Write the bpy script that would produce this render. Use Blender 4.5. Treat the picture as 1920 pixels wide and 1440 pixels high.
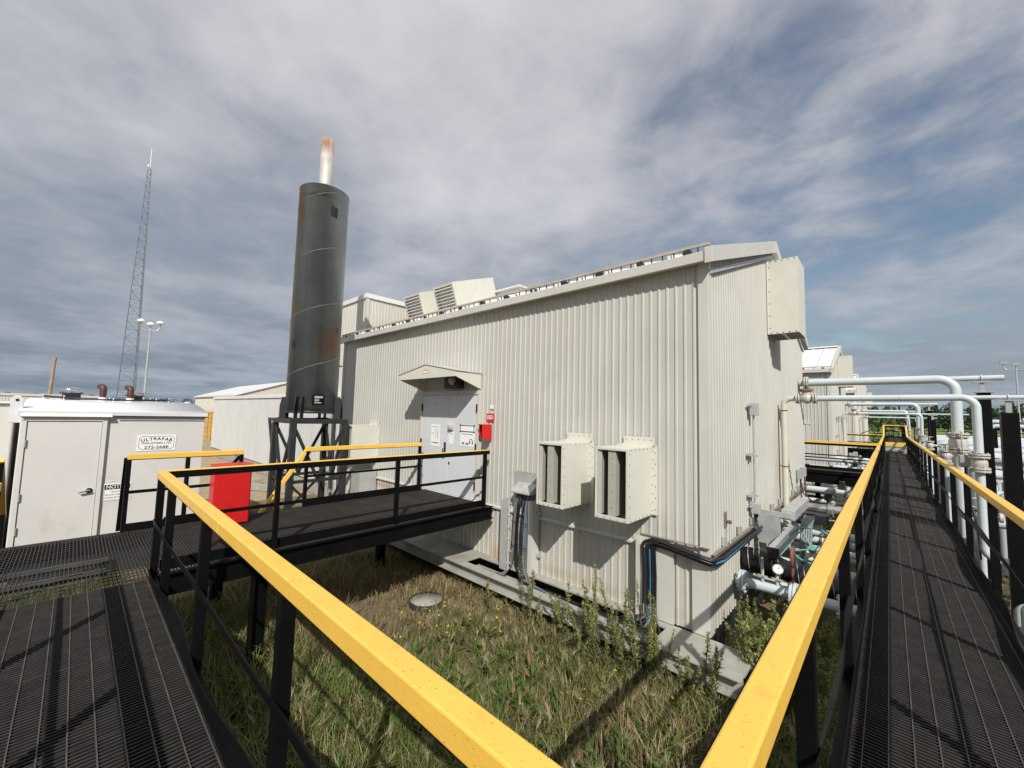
import bpy, math, random
import numpy as np
from mathutils import Vector, Matrix

for _o in list(bpy.data.objects):
    bpy.data.objects.remove(_o)
scene = bpy.context.scene
COL = scene.collection
R = math.radians

# ------------------------------------------------------------------ camera
# rotation solved from the photograph's vanishing points (front wall = X, walkway = Y)
CAMZ = 3.1
ROT = Matrix(((0.73246741, 0.03141625, 0.68007684),
              (0.6802991, -0.07216751, -0.72937301),
              (0.02616529, 0.99689762, -0.0742328)))
FPX = 758.0
cam_d = bpy.data.cameras.new('camera')
cam_d.sensor_width = 36.0
cam_d.lens = FPX / 1920 * 36.0
cam_d.clip_start = 0.05
cam_d.clip_end = 3000
cam = bpy.data.objects.new('camera', cam_d)
COL.objects.link(cam)
cam.matrix_world = Matrix.Translation((0, 0, CAMZ)) @ ROT.to_4x4()
scene.camera = cam

# ------------------------------------------------------------------ light
SUN_TO = Vector((0.565, -0.505, 0.653)).normalized()
sd = bpy.data.lights.new('sun', 'SUN')
sd.energy = 5.0
sd.angle = R(0.55)
sd.color = (1.0, 0.955, 0.885)
sun = bpy.data.objects.new('sun', sd)
COL.objects.link(sun)
sun.rotation_euler = SUN_TO.to_track_quat('Z', 'Y').to_euler()

world = bpy.data.worlds.new('World')
scene.world = world
world.use_nodes = True
wn = world.node_tree
wn.nodes.clear()


def wnode(t, **kw):
    n = wn.nodes.new(t)
    for k, v in kw.items():
        setattr(n, k, v)
    return n


def wl(a, b):
    wn.links.new(a, b)


def wmath(op, a, b=None, c=None):
    n = wnode('ShaderNodeMath', operation=op)
    for i, x in enumerate((a, b, c)):
        if x is None:
            continue
        if isinstance(x, (int, float)):
            n.inputs[i].default_value = x
        else:
            wl(x, n.inputs[i])
    return n.outputs[0]


def wramp(fac, stops):
    n = wnode('ShaderNodeValToRGB')
    cr = n.color_ramp
    cr.interpolation = 'B_SPLINE'
    while len(cr.elements) < len(stops):
        cr.elements.new(0.5)
    for e, (p, c) in zip(cr.elements, stops):
        e.position = p
        e.color = (*c, 1) if len(c) == 3 else c
    wl(fac, n.inputs[0])
    return n.outputs[0]


sky = wnode('ShaderNodeTexSky', sky_type='NISHITA')
sky.sun_disc = False
sky.sun_elevation = R(40.8)
sky.sun_rotation = R(131.8)
sky.air_density = 1.3
sky.dust_density = 0.6
sky.ozone_density = 2.0
tc = wnode('ShaderNodeTexCoord')
sp = wnode('ShaderNodeSeparateXYZ')
wl(tc.outputs['Generated'], sp.inputs[0])
dz = wmath('MAXIMUM', sp.outputs[2], 0.0)
den = wmath('ADD', dz, 0.13)
u = wmath('DIVIDE', sp.outputs[0], den)
v = wmath('DIVIDE', sp.outputs[1], den)
cb = wnode('ShaderNodeCombineXYZ')
wl(u, cb.inputs[0])
wl(v, cb.inputs[1])


def wnoise(scale, detail, rough, off, dist=0.0, rot=0.0, stretch=(1, 1, 1)):
    m = wnode('ShaderNodeMapping')
    m.inputs['Location'].default_value = off
    m.inputs['Rotation'].default_value = (0, 0, rot)
    m.inputs['Scale'].default_value = stretch
    wl(cb.outputs[0], m.inputs[0])
    n = wnode('ShaderNodeTexNoise')
    n.inputs['Scale'].default_value = scale
    n.inputs['Detail'].default_value = detail
    n.inputs['Roughness'].default_value = rough
    n.inputs['Distortion'].default_value = dist
    wl(m.outputs[0], n.inputs['Vector'])
    return n.outputs[0]


SKO = (3.4, 1.1, 0.0)
big = wnoise(0.42, 2, 0.45, SKO, 0.1)
mid = wnoise(0.95, 5, 0.47, (7.7, 2.3, 1.0), 0.25, 0.0, (1, 1, 1))
fine = wnoise(4.2, 7, 0.58, (1.7, 9.3, 4.0), 0.3, 0.0, (1, 1, 1))
# a thinner part of the cloud deck drifts over the open side of the yard
gx = wmath('ADD', wmath('MULTIPLY', sp.outputs[0], 0.32), sp.outputs[1])
thin = wramp(gx, [(0.0, (0, 0, 0)), (0.50, (0, 0, 0)), (0.82, (1, 1, 1)), (1.0, (1, 1, 1))])
cov = wmath('ADD', wmath('MULTIPLY', big, 0.45), wmath('ADD', wmath('MULTIPLY', mid, 0.58), wmath('MULTIPLY', fine, 0.40)))
cov = wmath('SUBTRACT', cov, wmath('MULTIPLY', thin, 0.155))
low = wmath('MAXIMUM', wmath('SUBTRACT', 1.0, wmath('MULTIPLY', dz, 5.0)), 0.0)
cov = wmath('ADD', cov, wmath('MULTIPLY', low, 0.16))
covf = wramp(cov, [(0.38, (0, 0, 0)), (0.48, (0.22, 0.22, 0.22)), (0.58, (0.85, 0.85, 0.85)), (0.70, (1, 1, 1))])
shade = wmath('ADD', wmath('MULTIPLY', big, 0.30), wmath('ADD', wmath('MULTIPLY', mid, 0.50), wmath('MULTIPLY', fine, 0.20)))
ccol = wramp(shade, [(0.36, (0.26, 0.285, 0.335)), (0.45, (0.35, 0.365, 0.405)), (0.53, (0.475, 0.475, 0.505)), (0.64, (0.64, 0.625, 0.65))])
# cloud bases seen low over the horizon are the bluer, shaded sides of the deck
elev = wramp(dz, [(0.0, (0.50, 0.60, 0.68)), (0.12, (0.58, 0.66, 0.73)), (0.36, (0.84, 0.88, 0.92)), (0.62, (1.0, 0.99, 1.0)), (1.0, (0.95, 0.95, 0.97))])
mul = wnode('ShaderNodeMix', data_type='RGBA', blend_type='MULTIPLY')
mul.inputs[0].default_value = 1.0
wl(ccol, mul.inputs[6])
wl(elev, mul.inputs[7])
bg1 = wnode('ShaderNodeBackground')
bg1.inputs[1].default_value = 0.092
wl(sky.outputs[0], bg1.inputs[0])
bg2 = wnode('ShaderNodeBackground')
bg2.inputs[1].default_value = 1.2
wl(mul.outputs[2], bg2.inputs[0])
mx = wnode('ShaderNodeMixShader')
wl(covf, mx.inputs[0])
wl(bg1.outputs[0], mx.inputs[1])
wl(bg2.outputs[0], mx.inputs[2])
wo = wnode('ShaderNodeOutputWorld')
wl(mx.outputs[0], wo.inputs[0])

scene.view_settings.view_transform = 'Standard'
scene.view_settings.look = 'None'
scene.view_settings.exposure = 0.0
scene.view_settings.gamma = 1.0
scene.view_settings.use_curve_mapping = False
scene.render.resolution_x = 1024
scene.render.resolution_y = 768


# ------------------------------------------------------------------ pixel -> place
def _ray(px, py):
    return ROT @ Vector((px - 960.0, -(py - 720.0), -FPX))


def on_y(px, py, y):
    r = _ray(px, py)
    return Vector((0, 0, CAMZ)) + r * (y / r.y)


def on_x(px, py, x):
    r = _ray(px, py)
    return Vector((0, 0, CAMZ)) + r * (x / r.x)


def on_z(px, py, z):
    r = _ray(px, py)
    return Vector((0, 0, CAMZ)) + r * ((z - CAMZ) / r.z)


def at_dist(px, py, d):
    r = _ray(px, py)
    return Vector((0, 0, CAMZ)) + r * (d / math.hypot(r.x, r.y))


# ------------------------------------------------------------------ mesh builder
class MB:
    def __init__(s):
        s.v = []
        s.f = []
        s.s = []

    def add(s, vs, fs, smooth=False):
        o = len(s.v)
        s.v += [tuple(p) for p in vs]
        for f in fs:
            s.f.append(tuple(i + o for i in f))
            s.s.append(smooth)
        return s

    def hexa(s, p):
        return s.add(p, [(0, 3, 2, 1), (4, 5, 6, 7), (0, 1, 5, 4), (1, 2, 6, 5), (2, 3, 7, 6), (3, 0, 4, 7)])

    def box(s, x0, x1, y0, y1, z0, z1):
        return s.hexa([(x0, y0, z0), (x1, y0, z0), (x1, y1, z0), (x0, y1, z0), (x0, y0, z1), (x1, y0, z1), (x1, y1, z1), (x0, y1, z1)])

    def bar(s, p, q, w, h, up=(0, 0, 1)):
        p = Vector(p)
        q = Vector(q)
        d = (q - p).normalized()
        up = Vector(up)
        if abs(d.dot(up)) > 0.98:
            up = Vector((1, 0, 0))
        a = d.cross(up).normalized()
        b = a.cross(d).normalized()
        a *= w / 2
        b *= h / 2
        return s.hexa([p - a - b, q - a - b, q + a - b, p + a - b, p - a + b, q - a + b, q + a + b, p + a + b])

    def ring(s, c, a, b, r, n):
        return [c + a * (r * math.cos(2 * math.pi * i / n)) + b * (r * math.sin(2 * math.pi * i / n)) for i in range(n)]

    @staticmethod
    def frame(d):
        d = Vector(d).normalized()
        up = Vector((0, 0, 1)) if abs(d.z) < 0.95 else Vector((1, 0, 0))
        a = d.cross(up).normalized()
        return a, d.cross(a).normalized()

    def cyl(s, p, q, r, r2=None, n=16, caps=True):
        p = Vector(p)
        q = Vector(q)
        r2 = r if r2 is None else r2
        a, b = s.frame(q - p)
        vs = s.ring(p, a, b, r, n) + s.ring(q, a, b, r2, n)
        s.add(vs, [(i, i + n, (i + 1) % n + n, (i + 1) % n) for i in range(n)], True)
        if caps:
            s.add(vs, [tuple(range(n)), tuple(reversed(range(n, 2 * n)))])
        return s

    def tube(s, pts, r, n=8, caps=True):
        pts = [Vector(p) for p in pts]
        rs = r if isinstance(r, (list, tuple)) else [r] * len(pts)
        t0 = (pts[1] - pts[0]).normalized()
        a, b = s.frame(t0)
        vs = []
        pt = t0
        for i, p in enumerate(pts):
            t = (pts[min(i + 1, len(pts) - 1)] - pts[max(i - 1, 0)]).normalized()
            q = pt.rotation_difference(t)
            a = q @ a
            b = q @ b
            pt = t
            vs += s.ring(p, a, b, rs[i], n)
        fs = []
        for k in range(len(pts) - 1):
            for i in range(n):
                j = (i + 1) % n
                fs.append((k * n + i, (k + 1) * n + i, (k + 1) * n + j, k * n + j))
        s.add(vs, fs, True)
        if caps:
            m = len(vs)
            s.add(vs, [tuple(range(n)), tuple(reversed(range(m - n, m)))])
        return s

    def lathe(s, c, d, prof, n=20):
        c = Vector(c)
        d = Vector(d).normalized()
        a, b = s.frame(d)
        vs = []
        for (t, r) in prof:
            vs += s.ring(c + d * t, a, b, max(r, 1e-4), n)
        fs = []
        for k in range(len(prof) - 1):
            for i in range(n):
                j = (i + 1) % n
                fs.append((k * n + i, (k + 1) * n + i, (k + 1) * n + j, k * n + j))
        s.add(vs, fs, True)
        return s

    def prism(s, poly, e):
        e = Vector(e)
        n = len(poly)
        vs = [Vector(p) for p in poly] + [Vector(p) + e for p in poly]
        return s.add(vs, [tuple(reversed(range(n))), tuple(range(n, 2 * n))] + [(i, (i + 1) % n, (i + 1) % n + n, i + n) for i in range(n)])

    def torus(s, c, d, R_, r, n=28, m=8, arc=1.0):
        c = Vector(c)
        a, b = s.frame(d)
        k = int(n * arc)
        pts = [c + a * (R_ * math.cos(2 * math.pi * i / n)) + b * (R_ * math.sin(2 * math.pi * i / n)) for i in range(k + 1)]
        return s.tube(pts, r, m, arc < 1)

    def flange(s, c, d, r, t=0.025, nb=8, br=None):
        c = Vector(c)
        d = Vector(d).normalized()
        s.cyl(c - d * t / 2, c + d * t / 2, r, n=22)
        a, b = s.frame(d)
        br = br or r * 0.09
        for i in range(nb):
            an = 2 * math.pi * (i + 0.5) / nb
            p = c + (a * math.cos(an) + b * math.sin(an)) * r * 0.83
            s.cyl(p - d * (t * 0.5 + br * 1.6), p + d * (t * 0.5 + br * 1.6), br, n=6)
        return s

    def build(s, name, mat, parent=None, bevel=0.0):
        me = bpy.data.meshes.new(name)
        off = Vector((0, 0, 0))
        if parent is not None:
            off = parent['_w'] if '_w' in parent else (0, 0, 0)
            off = Vector(off)
        me.from_pydata([(x - off.x, y - off.y, z - off.z) for x, y, z in s.v], [], s.f)
        me.polygons.foreach_set('use_smooth', s.s)
        me.materials.append(mat)
        me.validate()
        # consistent outward normals
        import bmesh
        bm = bmesh.new()
        bm.from_mesh(me)
        bmesh.ops.recalc_face_normals(bm, faces=bm.faces)
        bm.to_mesh(me)
        bm.free()
        o = bpy.data.objects.new(name, me)
        COL.objects.link(o)
        if parent is not None:
            o.parent = parent
            o['_w'] = tuple(off)
        if bevel:
            m = o.modifiers.new('bevel', 'BEVEL')
            m.width = bevel
            m.segments = 2
            m.limit_method = 'ANGLE'
            m.angle_limit = R(40)
        return o


def arc_path(pts, rad, seg=7):
    """polyline with rounded corners"""
    pts = [Vector(p) for p in pts]
    out = [pts[0]]
    for i in range(1, len(pts) - 1):
        p = pts[i]
        a = (pts[i - 1] - p).normalized()
        b = (pts[i + 1] - p).normalized()
        ang = a.angle(b)
        d = rad / math.tan(ang / 2)
        c = p + (a + b).normalized() * (rad / math.sin(ang / 2))
        s_ = p + a * d - c
        e_ = p + b * d - c
        tot = s_.angle(e_)
        ax = s_.cross(e_).normalized()
        for k in range(seg + 1):
            out.append(c + Matrix.Rotation(tot * k / seg, 3, ax) @ s_)
    out.append(pts[-1])
    return out


def tag(o, label=None, cat=None, group=None, kind=None):
    if label:
        o['label'] = label
    if cat:
        o['category'] = cat
    if group:
        o['group'] = group
    if kind:
        o['kind'] = kind
    return o


def thing(name, label, cat, loc, group=None):
    o = bpy.data.objects.new(name, None)
    o.empty_display_size = 0.2
    COL.objects.link(o)
    o.location = loc
    o['_w'] = tuple(loc)
    return tag(o, label, cat, group)


def dup(root, loc, label=None, parent=None):
    c = root.copy()
    COL.objects.link(c)
    c.parent = parent
    if loc is not None:
        c.location = loc
        c['_w'] = tuple(loc)
    if label:
        c['label'] = label
    for ch in list(root.children):
        dup(ch, None, None, c)
    return c


# ------------------------------------------------------------------ materials
def mat(name, col, rough=0.5, metal=0.0, var=0.12, scale=6.0, dirt=None, streak=None, specks=None, bump=None, spec=0.5, coat=0.0):
    m = bpy.data.materials.new(name)
    m.use_nodes = True
    nt = m.node_tree
    b = nt.nodes['Principled BSDF']
    b.inputs['Roughness'].default_value = rough
    b.inputs['Metallic'].default_value = metal
    b.inputs['Specular IOR Level'].default_value = spec
    b.inputs['Coat Weight'].default_value = coat
    L = nt.links.new
    geo = nt.nodes.new('ShaderNodeNewGeometry')
    pos = geo.outputs['Position']

    def noise(sc, det=5, ro=0.6, stretch=None, off=(0, 0, 0)):
        mp = nt.nodes.new('ShaderNodeMapping')
        mp.inputs['Location'].default_value = off
        if stretch:
            mp.inputs['Scale'].default_value = stretch
        L(pos, mp.inputs[0])
        n = nt.nodes.new('ShaderNodeTexNoise')
        n.inputs['Scale'].default_value = sc
        n.inputs['Detail'].default_value = det
        n.inputs['Roughness'].default_value = ro
        L(mp.outputs[0], n.inputs['Vector'])
        return n.outputs[0]

    def ramp(fac, a, bb):
        r = nt.nodes.new('ShaderNodeMapRange')
        r.inputs[1].default_value = a
        r.inputs[2].default_value = bb
        L(fac, r.inputs[0])
        return r.outputs[0]

    def mix(fac, c1, c2):
        x = nt.nodes.new('ShaderNodeMix')
        x.data_type = 'RGBA'
        if isinstance(fac, float):
            x.inputs[0].default_value = fac
        else:
            L(fac, x.inputs[0])
        for i, c in ((6, c1), (7, c2)):
            if isinstance(c, tuple):
                x.inputs[i].default_value = (*c, 1)
            else:
                L(c, x.inputs[i])
        return x.outputs[2]

    lo = tuple(c * (1 - var) for c in col)
    hi = tuple(min(1, c * (1 + var)) for c in col)
    c = mix(ramp(noise(scale), 0.3, 0.7), lo, hi)
    if streak:
        sc, amt, sz = streak
        f = ramp(noise(sz, 4, 0.6, (1, 1, 0.05), (3, 1, 2)), 0.5, 0.78)
        mu = nt.nodes.new('ShaderNodeMath')
        mu.operation = 'MULTIPLY'
        mu.inputs[1].default_value = amt
        L(f, mu.inputs[0])
        c = mix(mu.outputs[0], c, sc)
    if dirt:
        dc, lo_, hi_, sz = dirt
        c = mix(ramp(noise(sz, 8, 0.68, None, (9, 4, 7)), lo_, hi_), c, dc)
    if specks:
        dc, th, sz = specks
        c = mix(ramp(noise(sz, 2, 0.5, None, (1, 2, 5)), th, th + 0.03), c, dc)
    L(c, b.inputs['Base Color'])
    rr = nt.nodes.new('ShaderNodeMapRange')
    rr.inputs[3].default_value = max(0.05, rough - 0.1)
    rr.inputs[4].default_value = min(1, rough + 0.12)
    L(noise(scale * 2.3, 4), rr.inputs[0])
    L(rr.outputs[0], b.inputs['Roughness'])
    if bump:
        bp = nt.nodes.new('ShaderNodeBump')
        bp.inputs['Strength'].default_value = bump[0]
        bp.inputs['Distance'].default_value = 0.01
        L(noise(bump[1], 4), bp.inputs['Height'])
        L(bp.outputs[0], b.inputs['Normal'])
    return m


def attr_mat(name, rough=0.7, trans=0.0):
    m = bpy.data.materials.new(name)
    m.use_nodes = True
    nt = m.node_tree
    b = nt.nodes['Principled BSDF']
    a = nt.nodes.new('ShaderNodeAttribute')
    a.attribute_name = 'tint'
    nt.links.new(a.outputs['Color'], b.inputs['Base Color'])
    b.inputs['Roughness'].default_value = rough
    b.inputs['Specular IOR Level'].default_value = 0.25
    if trans:
        t = nt.nodes.new('ShaderNodeBsdfTranslucent')
        nt.links.new(a.outputs['Color'], t.inputs[0])
        x = nt.nodes.new('ShaderNodeMixShader')
        x.inputs[0].default_value = trans
        nt.links.new(b.outputs[0], x.inputs[1])
        nt.links.new(t.outputs[0], x.inputs[2])
        nt.links.new(x.outputs[0], nt.nodes['Material Output'].inputs[0])
    return m


M = {}
M['siding'] = mat('cream_siding', (0.478, 0.474, 0.434), 0.36, var=0.05, scale=1.3, streak=((0.40, 0.37, 0.31), 0.22, 9.0), dirt=((0.36, 0.33, 0.27), 0.62, 0.97, 0.9))
M['siding_low'] = mat('cream_siding_lower', (0.475, 0.463, 0.412), 0.45, var=0.06, scale=1.5, streak=((0.40, 0.30, 0.17), 0.4, 8.0), dirt=((0.32, 0.25, 0.15), 0.60, 0.9, 1.6))
M['siding_far'] = mat('pale_siding', (0.54, 0.525, 0.475), 0.45, var=0.05, scale=0.8, streak=((0.42, 0.38, 0.30), 0.3, 5.0))
M['siding_grey'] = mat('grey_siding', (0.50, 0.51, 0.50), 0.4, var=0.06, scale=1.0, streak=((0.36, 0.35, 0.32), 0.4, 4.0))
M['trim'] = mat('cream_trim', (0.53, 0.525, 0.485), 0.4, var=0.05, scale=2.0, streak=((0.42, 0.36, 0.27), 0.25, 12.0))
M['roof'] = mat('white_roof', (0.70, 0.70, 0.69), 0.35, var=0.05, scale=1.0)
M['hood'] = mat('ivory_hood', (0.60, 0.595, 0.525), 0.38, var=0.04, scale=3.0, dirt=((0.45, 0.40, 0.30), 0.64, 0.95, 2.0), streak=((0.48, 0.42, 0.32), 0.22, 14.0))
M['door'] = mat('white_door', (0.58, 0.605, 0.62), 0.4, var=0.05, scale=2.0, dirt=((0.45, 0.44, 0.42), 0.60, 0.92, 3.2))
M['shed'] = mat('shed_white', (0.61, 0.595, 0.57), 0.5, var=0.05, scale=1.2, dirt=((0.36, 0.33, 0.29), 0.60, 0.95, 1.8), bump=(0.06, 90.0))
M['shed_roof'] = mat('shed_roof_white', (0.66, 0.675, 0.69), 0.48, var=0.08, scale=2.5)
M['black'] = mat('black_paint', (0.0042, 0.0044, 0.0048), 0.48, var=0.3, scale=4.0, dirt=((0.04, 0.038, 0.036), 0.66, 0.88, 7.0), bump=(0.08, 30.0), spec=0.12)
M['yellow'] = mat('yellow_paint', (0.80, 0.50, 0.085), 0.42, var=0.05, scale=5.0, specks=((0.16, 0.085, 0.015), 0.695, 150.0), dirt=((0.46, 0.25, 0.045), 0.57, 0.88, 13.0), bump=(0.1, 60.0))
M['grate'] = mat('black_grating', (0.009, 0.0085, 0.0082), 0.6, var=0.35, scale=9.0, dirt=((0.13, 0.062, 0.03), 0.60, 0.78, 2.0))
M['grate_top'] = mat('worn_bar_top', (0.040, 0.036, 0.033), 0.55, var=0.4, scale=11.0, dirt=((0.15, 0.07, 0.032), 0.60, 0.78, 2.0))
M['ledge'] = mat('brown_ledge', (0.20, 0.175, 0.14), 0.6, var=0.2, scale=5.0)
M['grate_bar'] = mat('worn_cross_bar', (0.075, 0.066, 0.058), 0.55, var=0.3, scale=7.0)
M['grate_open'] = mat('landing_grating', (0.036, 0.033, 0.03), 0.5, var=0.3, scale=5.0, dirt=((0.15, 0.085, 0.045), 0.60, 0.85, 2.5))
M['stack'] = mat('stack_grey_green', (0.185, 0.222, 0.230), 0.33, var=0.2, scale=1.2, streak=((0.32, 0.335, 0.315), 0.5, 9.0), bump=(0.05, 20.0), spec=0.7)


def stain(m, spots):
    """rust runs and dark burns at given places of a thing"""
    nt = m.node_tree
    b = nt.nodes['Principled BSDF']
    prev = b.inputs['Base Color'].links[0].from_socket
    geo = nt.nodes.new('ShaderNodeNewGeometry')
    mp = nt.nodes.new('ShaderNodeMapping')
    mp.inputs['Scale'].default_value = (1, 1, 0.10)
    nt.links.new(geo.outputs['Position'], mp.inputs[0])
    n = nt.nodes.new('ShaderNodeTexNoise')
    n.inputs['Scale'].default_value = 9.0
    n.inputs['Detail'].default_value = 7
    n.inputs['Roughness'].default_value = 0.65
    nt.links.new(mp.outputs[0], n.inputs['Vector'])
    for (c, r, rz, col, amt) in spots:
        sb = nt.nodes.new('ShaderNodeVectorMath')
        sb.operation = 'SUBTRACT'
        nt.links.new(geo.outputs['Position'], sb.inputs[0])
        sb.inputs[1].default_value = c
        ml = nt.nodes.new('ShaderNodeVectorMath')
        ml.operation = 'MULTIPLY'
        nt.links.new(sb.outputs[0], ml.inputs[0])
        ml.inputs[1].default_value = (1 / r, 1 / r, 1 / rz)
        ln = nt.nodes.new('ShaderNodeVectorMath')
        ln.operation = 'LENGTH'
        nt.links.new(ml.outputs[0], ln.inputs[0])
        mr = nt.nodes.new('ShaderNodeMapRange')
        mr.inputs[1].default_value = 1.0
        mr.inputs[2].default_value = 0.15
        nt.links.new(ln.outputs['Value'], mr.inputs[0])
        mu = nt.nodes.new('ShaderNodeMath')
        mu.operation = 'MULTIPLY'
        nt.links.new(mr.outputs[0], mu.inputs[0])
        nr = nt.nodes.new('ShaderNodeMapRange')
        nr.inputs[1].default_value = 0.27
        nr.inputs[2].default_value = 0.54
        nr.inputs[4].default_value = amt
        nt.links.new(n.outputs[0], nr.inputs[0])
        nt.links.new(nr.outputs[0], mu.inputs[1])
        x = nt.nodes.new('ShaderNodeMix')
        x.data_type = 'RGBA'
        nt.links.new(mu.outputs[0], x.inputs[0])
        nt.links.new(prev, x.inputs[6])
        x.inputs[7].default_value = (*col, 1)
        prev = x.outputs[2]
    nt.links.new(prev, b.inputs['Base Color'])


def _sp(px, py, d=10.85):
    return tuple(at_dist(px, py, d))


stain(M['stack'], [(_sp(618, 650), 0.36, 0.55, (0.30, 0.10, 0.035), 1.0), (_sp(630, 628, 11.0), 0.25, 0.22, (0.33, 0.115, 0.04), 1.0), (_sp(563, 385, 11.1), 0.22, 0.7, (0.27, 0.11, 0.045), 0.95), (_sp(556, 580, 11.0), 0.25, 0.25, (0.26, 0.21, 0.07), 0.8), (_sp(606, 585), 0.2, 0.12, (0.26, 0.21, 0.08), 0.6), (_sp(573, 600, 10.9), 0.06, 0.28, (0.28, 0.09, 0.04), 1.0), (_sp(550, 645, 11.0), 0.14, 0.16, (0.05, 0.035, 0.03), 0.9), (_sp(632, 620, 11.0), 0.12, 0.14, (0.05, 0.035, 0.03), 0.8), (_sp(575, 768, 10.9), 0.6, 0.08, (0.15, 0.06, 0.03), 0.9), (_sp(600, 365, 10.8), 0.7, 0.07, (0.14, 0.07, 0.04), 0.8)])
stain(M['siding_low'], [(tuple(on_y(930, 1048, 5.45)), 0.22, 0.34, (0.44, 0.24, 0.07), 0.8), (tuple(on_y(950, 1055, 5.45)), 0.12, 0.4, (0.40, 0.20, 0.06), 0.9), (tuple(on_y(700, 905, 5.45)), 2.6, 0.09, (0.30, 0.19, 0.09), 0.75), (tuple(on_y(1130, 1105, 5.45)), 3.0, 0.12, (0.36, 0.30, 0.20), 0.6)])
stain(M['siding'], [(tuple(on_y(905, 905, 5.45)), 0.10, 1.2, (0.36, 0.28, 0.18), 0.6), (tuple(on_y(985, 892, 5.45)), 0.5, 0.10, (0.36, 0.27, 0.16), 0.6), (tuple(on_x(1460, 880, -1.66)), 0.5, 1.6, (0.36, 0.28, 0.19), 0.55)])
M['seam'] = mat('weld_seam', (0.17, 0.18, 0.175), 0.4, var=0.2, scale=3.0)
M['outlet'] = mat('weathered_outlet', (0.52, 0.49, 0.45), 0.5, metal=0.25, var=0.12, scale=4.0, streak=((0.32, 0.24, 0.17), 0.5, 14.0))
M['stainless'] = mat('bare_steel', (0.62, 0.60, 0.57), 0.30, metal=0.85, var=0.12, scale=3.0, streak=((0.35, 0.22, 0.12), 0.5, 14.0))
stain(M['outlet'], [(tuple(at_dist(612, 268, 11.2)), 0.4, 0.32, (0.30, 0.16, 0.08), 1.0)])
M['steel_dark'] = mat('dark_steel', (0.022, 0.025, 0.027), 0.4, var=0.25, scale=4.0, dirt=((0.09, 0.05, 0.03), 0.64, 0.85, 4.0))
M['pipe'] = mat('white_pipe', (0.50, 0.565, 0.585), 0.33, var=0.05, scale=3.0, dirt=((0.42, 0.42, 0.40), 0.62, 0.95, 2.5), streak=((0.45, 0.45, 0.42), 0.2, 10.0))
M['pipe_cream'] = mat('cream_pipe', (0.56, 0.55, 0.475), 0.35, var=0.06, scale=3.0, specks=((0.30, 0.10, 0.03), 0.76, 8.0))
M['valve'] = mat('valve_white', (0.46, 0.46, 0.42), 0.45, var=0.15, scale=8.0, dirt=((0.22, 0.14, 0.08), 0.54, 0.78, 9.0))
M['rust'] = mat('rust', (0.23, 0.115, 0.05), 0.75, var=0.4, scale=14.0, dirt=((0.36, 0.30, 0.24), 0.6, 0.85, 10.0))
M['rust_red'] = mat('rust_red', (0.20, 0.07, 0.05), 0.7, var=0.3, scale=12.0)
M['galv'] = mat('galvanised', (0.48, 0.495, 0.49), 0.38, metal=0.35, var=0.15, scale=7.0)
M['grey'] = mat('grey_paint', (0.36, 0.37, 0.36), 0.45, var=0.1, scale=4.0, dirt=((0.25, 0.22, 0.17), 0.6, 0.9, 4.0))
M['concrete'] = mat('concrete', (0.30, 0.285, 0.25), 0.85, var=0.15, scale=4.0, dirt=((0.20, 0.18, 0.14), 0.55, 0.85, 2.0), bump=(0.25, 25.0))
M['skid'] = mat('skid_paint', (0.335, 0.33, 0.295), 0.65, var=0.15, scale=3.0, dirt=((0.17, 0.145, 0.10), 0.50, 0.80, 2.2), bump=(0.1, 25.0))
M['cable'] = mat('black_cable', (0.012, 0.012, 0.013), 0.4, var=0.2)
M['cable_grey'] = mat('grey_cable', (0.16, 0.165, 0.17), 0.4, var=0.1)
M['cable_blue'] = mat('blue_cable', (0.05, 0.20, 0.40), 0.4, var=0.1)
M['red'] = mat('red_paint', (0.56, 0.013, 0.014), 0.36, var=0.06, scale=3.0, specks=((0.35, 0.22, 0.2), 0.74, 30.0))
M['dark'] = mat('dark_void', (0.008, 0.008, 0.008), 0.8, var=0.1)
M['mesh'] = mat('grey_mesh', (0.40, 0.385, 0.34), 0.6, var=0.2, scale=150.0, dirt=((0.24, 0.23, 0.20), 0.5, 0.7, 110.0))
M['paper'] = mat('white_sign', (0.82, 0.82, 0.80), 0.45, var=0.02)
M['ink'] = mat('black_ink', (0.015, 0.015, 0.016), 0.5, var=0.05)
M['ink_grey'] = mat('grey_ink', (0.16, 0.16, 0.16), 0.5, var=0.05)
M['gold'] = mat('gold_print', (0.62, 0.40, 0.07), 0.5, var=0.05)
M['teal'] = mat('teal_paint', (0.09, 0.27, 0.235), 0.4, var=0.15, scale=9.0)
M['brown'] = mat('brown_vent', (0.075, 0.035, 0.024), 0.5, var=0.25, scale=9.0)
M['wrap'] = mat('black_wrap', (0.012, 0.012, 0.013), 0.28, var=0.3, scale=6.0, bump=(1.0, 7.0))
M['wood'] = mat('pole_wood', (0.33, 0.24, 0.16), 0.8, var=0.2, scale=3.0)
M['lattice'] = mat('tower_steel', (0.17, 0.19, 0.21), 0.5, metal=0.2, var=0.15)
M['lamp'] = mat('lamp_white', (0.75, 0.77, 0.78), 0.25, var=0.03)
M['ochre'] = mat('ochre_container', (0.55, 0.34, 0.08), 0.5, var=0.1, scale=2.0)
M['chrome'] = mat('chrome', (0.6, 0.6, 0.58), 0.18, metal=1.0, var=0.08)
M['bark'] = mat('bark', (0.10, 0.075, 0.05), 0.9, var=0.3, scale=8.0)
M['screw'] = mat('screw_head', (0.13, 0.125, 0.11), 0.45, metal=0.3, var=0.2)
M['tan_rail'] = mat('weathered_guard', (0.44, 0.37, 0.29), 0.55, var=0.15, scale=2.0, dirt=((0.22, 0.12, 0.06), 0.58, 0.85, 1.4))
M['leaf'] = attr_mat('leaf', 0.65, 0.25)
M['blade'] = attr_mat('grass_blade', 0.7, 0.25)


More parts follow.
